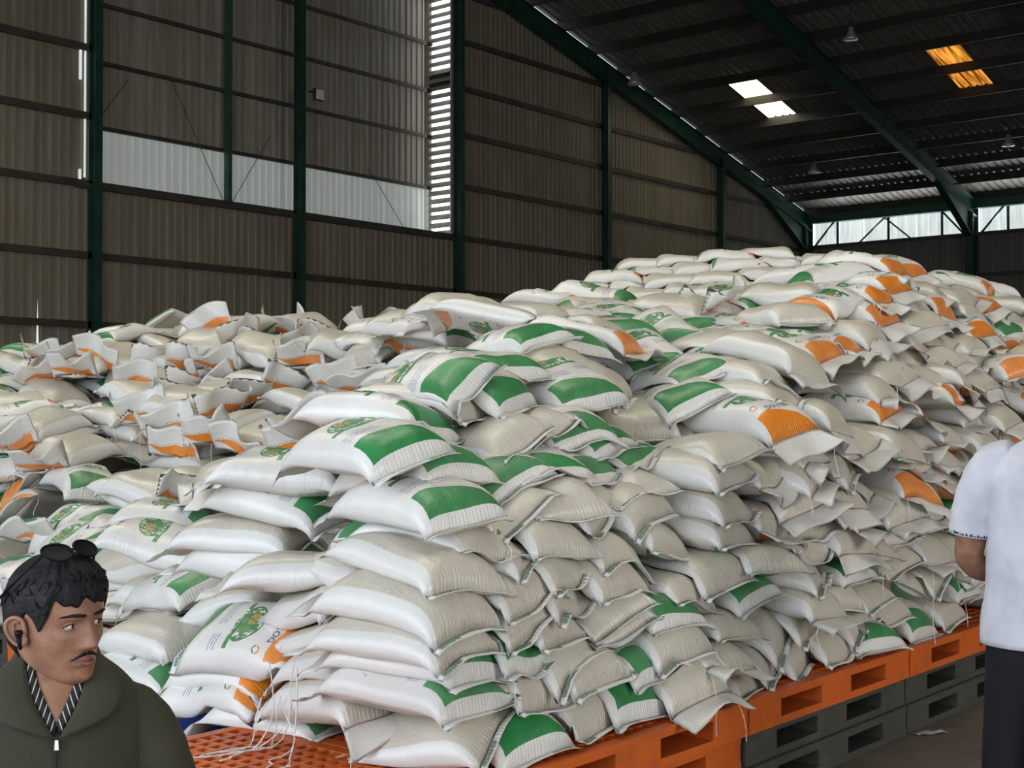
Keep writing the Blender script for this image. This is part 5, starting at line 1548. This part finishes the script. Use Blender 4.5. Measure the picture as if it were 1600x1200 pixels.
def grid_faces(nz,n,closed=True):
    return [(i*n+k,i*n+(k+1)%n,(i+1)*n+(k+1)%n,(i+1)*n+k) for i in range(nz-1) for k in range(n if closed else n-1)]
def face_y(x,z):
    fr=HS[:,:,1]>0; P=HS[fr]; i=np.argmin((P[:,0]-x)**2+(P[:,2]-z)**2); return P[i,1]
def build_head(parent,glasses=False,earbud=False,seed=3,fringe=.036,smile=0):
    """head with face, ears and hair, origin on the eye line; parent carries position and turn"""
    nz,n=HS.shape[:2]; V=[tuple(v) for v in HS.reshape(-1,3)]; Fc=grid_faces(nz,n)
    Fc.append(tuple(range(n))[::-1]); Fc.append(tuple((nz-1)*n+k for k in range(n)))
    head=mesh_obj('head',V,Fc,M['skin'],parent,smooth=True)
    # hair: a thick cap with locks, its edge following the hairline
    rg=np.random.default_rng(seed); ph=np.linspace(0,2*np.pi,n,endpoint=False)
    a=np.abs((ph+np.pi)%(2*np.pi)-np.pi)              # 0 at the front, pi at the back
    line=np.interp(a,[0,.45,.85,1.05,1.22,1.36,1.55,1.80,2.3,3.1416],[fringe+.004,fringe,fringe+.002,.020,-.014,.014,.018,-.040,-.075,-.080])
    line=line+.005*np.sin(ph*9+1)+.004*np.sin(ph*17)
    T=densify(HEADT,nz)[:,0]
    rows=np.linspace(0,1,46); HV=np.zeros((46,n,3)); IV=np.zeros((46,n,3))
    for k in range(n):
        zz=line[k]+(.1184-line[k])*rows
        for c in range(3): HV[:,k,c]=np.interp(zz,T,HS[:,k,c])
        IV[:,k]=HV[:,k]
    cen=np.array([0,-.008,.01]); dirs=HV-cen; dirs/=np.linalg.norm(dirs,axis=2)[...,None]
    lock=sum(np.sin(np.cumsum(np.ones(n))*f*.0561+ rows[:,None]*g+q) for f,g,q in ((13,3,0),(23,-4,2),(37,5,4)))/3
    th=(.005+.008*np.clip(rows*3,0,1)[:,None]*(.70+.30*np.cos(a)[None,:])+.003*rows[:,None])*(1+.18*lock)
    th[0]=.002; th[1]=.005
    HV=HV+dirs*th[...,None]
    HV[...,0]+=-.006*rows[:,None]
    hv=[tuple(v) for v in HV.reshape(-1,3)]; hf=grid_faces(46,n); hf.append(tuple(45*n+k for k in range(n)))
    mesh_obj('hair',hv,hf,M['hair'],head,smooth=True)
    mb=MB()
    for q in range(90):
        k=int(rg.integers(0,n)); i=int(rg.integers(2,43));
        if 1.0<a[k]<2.1 and i<13: continue
        i=max(min(i,26),5 if a[k]<1 else 2); p0=HV[min(i+3,45),k]; p1=HV[i,(k+int(rg.integers(-2,3)))%n]+dirs[i,k]*.002; i2=max(0,i-int(rg.integers(3,7))); p2=HV[i2,(k+int(rg.integers(-4,5)))%n]+dirs[i2,k]*rg.uniform(.0,.004)
        mb.tube([tuple(p0),tuple(p1),tuple(p2)],[.0016,.0026,.0005],5)
    mb.obj('hair_locks',M['hair'],head,True)
    # eyes with lids and brows
    for s in (-1,1):
        ey=face_y(s*.031,0)-.0075; c=Vector((s*.031,ey,-.001)); eb=MB()
        for i in range(9):
            for k in range(16):
                t=math.pi*i/8; q=2*math.pi*k/16; eb.v.append((c.x+.0130*math.sin(t)*math.cos(q),c.y+.0130*math.sin(t)*math.sin(q),c.z+.0130*math.cos(t)))
        for i in range(8):
            for k in range(16): eb.f.append((i*16+k,i*16+(k+1)%16,(i+1)*16+(k+1)%16,(i+1)*16+k))
        eye=eb.obj('eye',M['eye_white'],head,True)
        g=Vector((-.42,.90,.02)).normalized(); u=g.cross(Vector((0,0,1))).normalized(); v=u.cross(g); ib=MB(); ib.v.append(tuple(c+g*.0136))
        for k in range(16): t=2*math.pi*k/16; ib.v.append(tuple(c+g*.0118+(u*math.cos(t)+v*math.sin(t))*.0064))
        ib.f=[(0,1+k,1+(k+1)%16) for k in range(16)]; ib.obj('iris',M['iris'],head,True)
        for (zo,th,nm,mt,dz) in ((.0080,.0030,'upper_eyelid','skin',-.0035),(-.0062,.0026,'lower_eyelid','skin',.0018)):
            pts=[]
            for t in np.linspace(-1,1,9):
                xx=c.x+t*.0150; zz=c.z+zo+dz*t*t*1.4; yy=c.y+math.sqrt(max(.0,.0136**2-(xx-c.x)**2*.72-(zz-c.z)**2*.9)); pts.append((xx,yy,zz))
            MB().tube(pts,[th*(.45+.55*(1-abs(t)**2)) for t in np.linspace(-1,1,9)],8).obj(nm,M[mt],head,True)
        pts=[];
        for t in np.linspace(-1,1,9):
            xx=c.x+t*.0152; zz=c.z+.0058-.0062*t*t; yy=c.y+math.sqrt(max(0,.0143**2-(xx-c.x)**2*.72-(zz-c.z)**2)); pts.append((xx,yy,zz))
        MB().tube(pts,.0010,6).obj('eyelashes',M['hair'],head,True)
        pts=[];rad=[]
        for t in np.linspace(0,1,9):
            xx=s*(.0105+.043*t); zz=.0190+.0055*math.sin(t*2.4)-.004*t; pts.append((xx,face_y(xx,zz)+.0005,zz)); rad.append(.0038*(.55+.45*math.sin(math.pi*min(1,t*1.1+.1))) if t<.95 else .0012)
        MB().tube(pts,rad,7).obj('eyebrow',M['hair'],head,True)
        # ear: rim, inner fold and lobe
        e=MB(); ec=Vector((s*.0735,.006,-.010)); out=Vector((s*.86,-.5,0)).normalized(); bk=Vector((s*.35,-.93,0)).normalized()
        EK=.80
        rim=[(-.010,-.006),(-.004,.020),(.006,.031),(.018,.031),(.027,.020),(.028,.002),(.021,-.016),(.012,-.029),(.002,-.034),(-.008,-.028),(-.009,-.014)]
        P=densify([(q[0]*EK,q[1]*EK) for q in rim],30)
        W=[ec+bk*p[0]+Vector((0,0,p[1]))+out*(.010+.35*max(0,p[0])) for p in P]
        e.tube([tuple(w) for w in W],[.0042]*24+[.0055]*6,7)
        base=len(e.v); cc=ec+out*.004+bk*.006; e.v.append(tuple(cc))
        for w in W: e.v.append(tuple(w))
        for k in range(29): e.f.append((base,base+1+k,base+2+k))
        e.tube([tuple(ec+bk*p[0]+Vector((0,0,p[1]))+out*.012) for p in ((.002,.018),(.013,.016),(.015,.000),(.008,-.014))],.0032,6)
        e.tube([tuple(ec+bk*p[0]+Vector((0,0,p[1]))+out*.008) for p in ((-.006,-.002),(-.003,-.008),(-.005,-.013))],.0042,6)
        e.obj('ear',M['skin'],head,True)
        if earbud and s>0:
            q=ec+out*.012+bk*.002+Vector((0,0,-.004)); MB().tube([tuple(q-out*.006),tuple(q+out*.006)],[.006,.0065],10).tube([tuple(q+out*.004),tuple(q+out*.006+Vector((-.001,.012,-.030)))],[.0042,.0030],8).obj('earbud',M['gloss_black'],head,True)
    # mouth and moustache
    for (z0,hw,r,nm) in ((-.0660,.0235,.0036,'upper_lip'),(-.0765,.0205,.0046,'lower_lip')):
        pts=[(t*hw,face_y(t*hw,z0-.003*t*t*(1 if nm=='upper_lip' else -1))-.0012,z0-.004*t*t*(1 if nm=='upper_lip' else -1.0)) for t in np.linspace(-1,1,13)]
        MB().tube(pts,[r*max(.25,(1-abs(t)**2.2)) for t in np.linspace(-1,1,13)],8).obj(nm,M['lip'],head,True)
    mo=MB()
    for s in (-1,1):
        pts=[];rad=[]
        for t in np.linspace(0,1,10):
            xx=s*(.0025+.0275*t); zz=-.0575-.0105*t**1.8; pts.append((xx,face_y(xx,zz)+.0002,zz)); rad.append(.0048*(1-.68*t))
        mo.tube(pts,rad,7)
    mo.obj('moustache',M['hair'],head,True)
    if glasses:
        g=MB(); L=MB()
        for s in (-1,1):
            c=Vector((s*.033,.036,.140)); u=Vector((s*.98,-.18,-.05)).normalized(); v=Vector((0,-.80,.60)).normalized(); nn=u.cross(v).normalized()
            ring=[c+u*.029*math.cos(t)*(1+.1*math.sin(t))+v*.022*math.sin(t) for t in np.linspace(0,2*math.pi,22)]
            g.tube([tuple(q) for q in ring],.0026,6,False); b0=len(L.v); L.v.append(tuple(c+nn*.002*s)); L.v+=[tuple(q) for q in ring[:-1]]; L.f+=[(b0,b0+1+k,b0+1+(k+1)%21) for k in range(21)]
            g.tube([tuple(c+u*.029),tuple(Vector((s*.084,.000,.098))),tuple(Vector((s*.086,-.055,.048)))],.0026,6)
        g.tube([(-.006,.040,.142),(0,.042,.144),(.006,.040,.142)],.0026,6)
        sg=g.obj('sunglasses_frame',M['gloss_black'],head,True); L.obj('sunglasses_lens',M['gloss_black'],head)
    return head
def patch(fy,inner,outer,off0,off1,n=10,m_=6,thick=.003):
    """cloth patch between two (x,z) edges laid on the front surface fy(x,z)"""
    I=densify(inner,n); O=densify(outer,n); V=[];Fc=[]
    for lay in (0,1):
        for i in range(n):
            for j in range(m_):
                t=j/(m_-1); x,z=I[i]*(1-t)+O[i]*t; V.append((x,fy(x,z)+off0*(1-t)+off1*t+math.sin(t*math.pi)*.004+(thick if lay else 0),z))
    N=n*m_
    for i in range(n-1):
        for j in range(m_-1):
            a=i*m_+j; Fc.append((a,a+1,a+m_+1,a+m_)); Fc.append((N+a,N+a+m_,N+a+m_+1,N+a+1))
    edge=[i*m_ for i in range(n)]+[(n-1)*m_+j for j in range(1,m_)]+[i*m_+m_-1 for i in range(n-2,-1,-1)]+[j for j in range(m_-2,0,-1)]
    for a,b_ in zip(edge,edge[1:]+edge[:1]): Fc.append((a,b_,N+b_,N+a))
    return V,Fc
# ---- seated young man
HEADP=np.array([1.487,2.362,1.098]); f=np.array([-.533,-.846])
O=HEADP[:2]-f*.075
man=empty('person',(O[0],O[1],0),math.atan2(f[1],f[0])-math.pi/2)
tag(man,'young man in olive jacket with dark hair and earbud, sitting, looking aside','person')
TR=[(0,-.02,.452,.172,.135),(0,0,.60,.172,.125),(0,.015,.74,.176,.122),(0,.03,.84,.178,.120),(0,.035,.905,.172,.110),(0,.032,.950,.152,.094),(0,.026,.985,.122,.078),(0,.020,1.010,.090,.066),(0,.018,1.030,.070,.060)]
TD=densify(TR,40)
def chest_y(x,z):
    r=[np.interp(z,TD[:,2],TD[:,c]) for c in (1,3,4)]; q=min(.985,abs(x)/r[1]); return r[0]+r[2]*(1-q**2.3)**(1/2.3)
V,Fc=ringloft([tuple(r) for r in TD],44); jk=mesh_obj('jacket',V,Fc,M['olive'],man,smooth=True)
for s in (-1,1):
    sl=limb([(s*.105,.03,.925),(s*.150,.035,.888),(s*.185,.045,.825),(s*.212,.05,.74),(s*.222,.075,.63),(s*.205,.17,.575),(s*.165,.30,.56)],[.050,.062,.064,.060,.056,.050,.040],20,34,.025,s+3).obj('sleeve',M['olive'],man,True)
    limb([(s*.165,.29,.56),(s*.155,.33,.56),(s*.15,.36,.565)],[.030,.027,.026],12,6).obj('wrist',M['skin'],man,True)
    hand(man,(s*.15,.36,.565),(-s*.25,1,-.12),(0,-.1,-1),s).obj('hand',M['skin'],man,True)
    limb([(s*.085,-.02,.535),(s*.10,.16,.545),(s*.115,.36,.53),(s*.12,.47,.49),(s*.12,.49,.36),(s*.12,.475,.20),(s*.12,.47,.145)],[.092,.088,.075,.066,.062,.052,.050],18,34,.02,s+9).obj('trouser_leg',M['black_cloth'],man,True)
    MB().tube([(s*.12,.40,.121),(s*.12,.47,.126),(s*.12,.56,.116),(s*.12,.645,.104)],[.034,.044,.042,.026],14).obj('shoe',M['shoe'],man,True)
neckV=limb([(0,.012,.955),(0,.014,1.00),(0,.030,1.05),(0,.052,1.09)],[.060,.053,.050,.050],22,14).obj('neck',M['skin'],man,True)
limb([(0,.01,.56),(0,.02,.80),(0,.02,.90),(0,.015,.975)],[.10,.105,.09,.055],18,12).obj('trunk',M['skin'],man,True)
for s in (-1,1): limb([(0,.02,.91),(s*.10,.03,.905),(s*.160,.037,.875),(s*.198,.045,.80),(s*.212,.05,.74),(s*.222,.075,.63),(s*.205,.17,.575),(s*.165,.29,.56)],[.045,.042,.04,.038,.036,.034,.032,.028],14,24).obj('inner_arm',M['skin'],man,True)
V,Fc=patch(chest_y,[(-.055,1.020),(-.034,.965),(-.004,.908)],[(.055,1.020),(.034,.965),(.004,.908)],.003,.003,12,9,.002); mesh_obj('chest_skin',V,Fc,M['skin'],man,smooth=True)
for s in (-1,1):
    V,Fc=patch(chest_y,[(s*.047,1.030),(s*.030,.975),(s*.001,.915)],[(s*.066,1.030),(s*.050,.965),(s*.006,.890)],.008,.007,12,5); mesh_obj('shirt_collar',V,Fc,M['stripes'],man,smooth=True)
    V,Fc=patch(chest_y,[(s*.060,1.034),(s*.044,.962),(s*.003,.886)],[(s*.100,1.000),(s*.122,.955),(s*.098,.922)],.014,.022,14,7,.004); mesh_obj('jacket_collar',V,Fc,M['olive'],man,smooth=True)
    pts=[]
V,Fc=ringloft([(0,.016,1.005,.088,.070),(0,.012,1.035,.076,.066),(0,.006,1.055,.074,.066),(0,.006,1.050,.068,.060),(0,.012,1.00,.070,.058)],40,2.2,False)
Vn=[];keep=[i for i,v in enumerate(V)]
Fk=[q for q in Fc if sum(V[i][1] for i in q)/4<.045]; mesh_obj('collar_stand',V,Fk,M['olive'],man,smooth=True)
V,Fc=ringloft([(0,.014,1.00,.064,.058),(0,.012,1.030,.060,.055),(0,.010,1.044,.059,.055),(0,.010,1.030,.056,.050)],36,2.2,False)
mesh_obj('inner_collar',V,[q for q in Fc if sum(V[i][1] for i in q)/4<.045],M['black_cloth'],man,smooth=True)
zp=[(0,chest_y(0,z)+.006,z) for z in np.linspace(.885,.80,8)]
MB().tube(zp,.0022,6).obj('zip',M['black_cloth'],man); MB().tube([(0,chest_y(0,.882)+.010,.884),(0,chest_y(0,.866)+.012,.866)],[.004,.0055],8).obj('zip_pull',M['metal'],man)
V,Fc=patch(chest_y,[(.116,.985),(.118,.90),(.122,.70)],[(.148,.955),(.150,.88),(.152,.70)],.006,.006,16,4,.004); mesh_obj('strap',V,Fc,M['black_cloth'],man,smooth=True)
ho=empty('head_pivot',(0,.075,HEADP[2])); ho.parent=man; ho.rotation_euler=(math.radians(-3),math.radians(2),math.radians(41))
hd=build_head(man,True,True,3,.041)
hd.location=(0,.075,HEADP[2]); hd.rotation_euler=ho.rotation_euler; hd.scale=(1.03,1.03,.97); bpy.data.objects.remove(ho)
# ---- standing man seen from behind at the right edge
d_=4.5; l_=(1652-800)/2145*d_
Pm=np.array([d_*.7713+l_*.6365,d_*.6365-l_*.7713]); f2=Pm/np.linalg.norm(Pm); a_=math.radians(-12); f2=np.array([f2[0]*math.cos(a_)-f2[1]*math.sin(a_),f2[0]*math.sin(a_)+f2[1]*math.cos(a_)])
st=empty('person',(Pm[0],Pm[1],0),math.atan2(f2[1],f2[0])-math.pi/2)
tag(st,'man in white short-sleeved shirt and dark trousers, standing with his back turned','person')
SR=densify([(0,0,.725,.252,.155),(0,0,.80,.245,.150),(0,0,.92,.232,.142),(0,-.005,1.06,.222,.136),(0,-.012,1.20,.222,.130),(0,-.012,1.29,.212,.118),(0,-.008,1.35,.178,.098),(0,0,1.392,.120,.078),(0,.008,1.415,.080,.065),(0,.010,1.432,.066,.060)],34)
V,Fc=ringloft([tuple(r) for r in SR],56); V=[(x*(1+.012*math.sin(z*31+x*20)*(z<1.2)),y*(1+.02*math.sin(z*24+x*31)*(z<1.25)),z) for x,y,z in V]
sh=mesh_obj('shirt',V,Fc,M['white_cloth'],st,smooth=True)
for s in (-1,1):
    limb([(s*.130,-.005,1.345),(s*.195,-.002,1.315),(s*.240,0,1.24),(s*.268,.0,1.15),(s*.280,.004,1.078)],[.060,.076,.078,.076,.077],22,22,.02,s+5).obj('sleeve',M['white_cloth'],st,True)
    limb([(s*.2785,.004,1.090),(s*.2800,.0043,1.081)],[.0785,.0785],26,3).obj('cuff',M['trim'],st,True)
    limb([(s*.272,.0,1.12),(s*.285,.005,1.05),(s*.288,.015,.995),(s*.262,.085,.955),(s*.185,.17,.965),(s*.09,.215,1.0)],[.050,.050,.046,.043,.036,.027],18,28).obj('arm',M['skin'],st,True)
    hand(st,(s*.085,.217,1.0),(-s*1,.12,.25),(0,-1,.1),s).obj('hand',M['skin'],st,True)
    limb([(s*.105,0,.80),(s*.128,0,.68),(s*.150,.0,.55),(s*.172,.0,.42),(s*.185,0,.24),(s*.19,0,.131)],[.112,.105,.088,.072,.066,.066],22,30,.012,s+7).obj('trouser_leg',M['navy_trousers'],st,True)
    MB().tube([(s*.19,-.085,.121),(s*.19,0,.128),(s*.195,.10,.121),(s*.20,.19,.106)],[.034,.046,.043,.028],14).obj('shoe',M['shoe'],st,True)
for s in (-1,1): limb([(0,0,1.335),(s*.13,-.002,1.325),(s*.195,-.002,1.29),(s*.240,0,1.22),(s*.272,0,1.11)],[.045,.045,.048,.05,.05],14,16).obj('upper_arm',M['skin'],st,True)
limb([(0,0,1.30),(0,.004,1.36),(0,.01,1.42)],[.055,.055,.055],16,8).obj('throat',M['skin'],st,True)
MB().tube([(-.2535,.02,.725),(-.2545,.022,.80),(-.2500,.022,.86)],.0025,6).obj('side_vent',M['navy_trousers'],st)
limb([(0,.008,1.38),(0,.012,1.43),(0,.025,1.47),(0,.035,1.52)],[.062,.055,.053,.053],20,12).obj('neck',M['skin'],st,True)
V,Fc=ringloft([(0,.008,1.405,.076,.066),(0,.008,1.44,.068,.062),(0,.006,1.452,.066,.061),(0,.004,1.43,.074,.068),(0,.002,1.412,.084,.076)],36,2.1,False); mesh_obj('collar',V,Fc,M['white_cloth'],st,smooth=True)
h2=build_head(st,False,False,8,.052); h2.location=(.075,.045,1.575)

def one_body(person):
    """all bare skin of a person becomes one mesh; face features and hair become its children"""
    bpy.context.view_layer.update()
    inv=person.matrix_world.inverted(); skin=[]; kids=[]
    for o in [c for c in bpy.data.objects if c.type=='MESH' and (c.parent==person or (c.parent and c.parent.parent==person))]:
        (skin if o.data.materials[0]==M['skin'] else kids).append((o,inv@o.matrix_world))
    V=[];Fc=[]
    for o,mw in skin:
        n=len(V); V+=[tuple(mw@v.co) for v in o.data.vertices]; Fc+=[tuple(i+n for i in p.vertices) for p in o.data.polygons]
    body=mesh_obj('body',V,Fc,M['skin'],person,smooth=True)
    gone={o for o,_ in skin}
    for o,mw in kids:
        if o.parent in gone: o.parent=body; o.matrix_parent_inverse=Matrix(); o.matrix_basis=mw
    for o in gone: bpy.data.objects.remove(o)
one_body(man); one_body(st)
# loose sewing threads hanging from the corner sacks onto the empty grid deck
tm=MB(); rg=np.random.default_rng(4)
for k in range(7):
    x0,y0=2.86+rg.uniform(-.04,.04),3.30+rg.uniform(-.16,.18); pts=[]
    for t in np.linspace(0,1,12):
        drop=max(0,1-t*2.4); pts.append((x0-.28*max(0,t-.25)*rg.uniform(.8,1.2)-.02,y0+.16*(t-.2)*math.sin(k*2.1)+.02*math.sin(t*9+k),.456+.26*drop**1.2*(1 if k%2 else .55)))
    tm.tube(pts,.0022,5)
th=tm.obj('sewing_threads',M['thread']); tag(th,'tangle of loose white sewing threads hanging down onto the orange grid deck','thread')
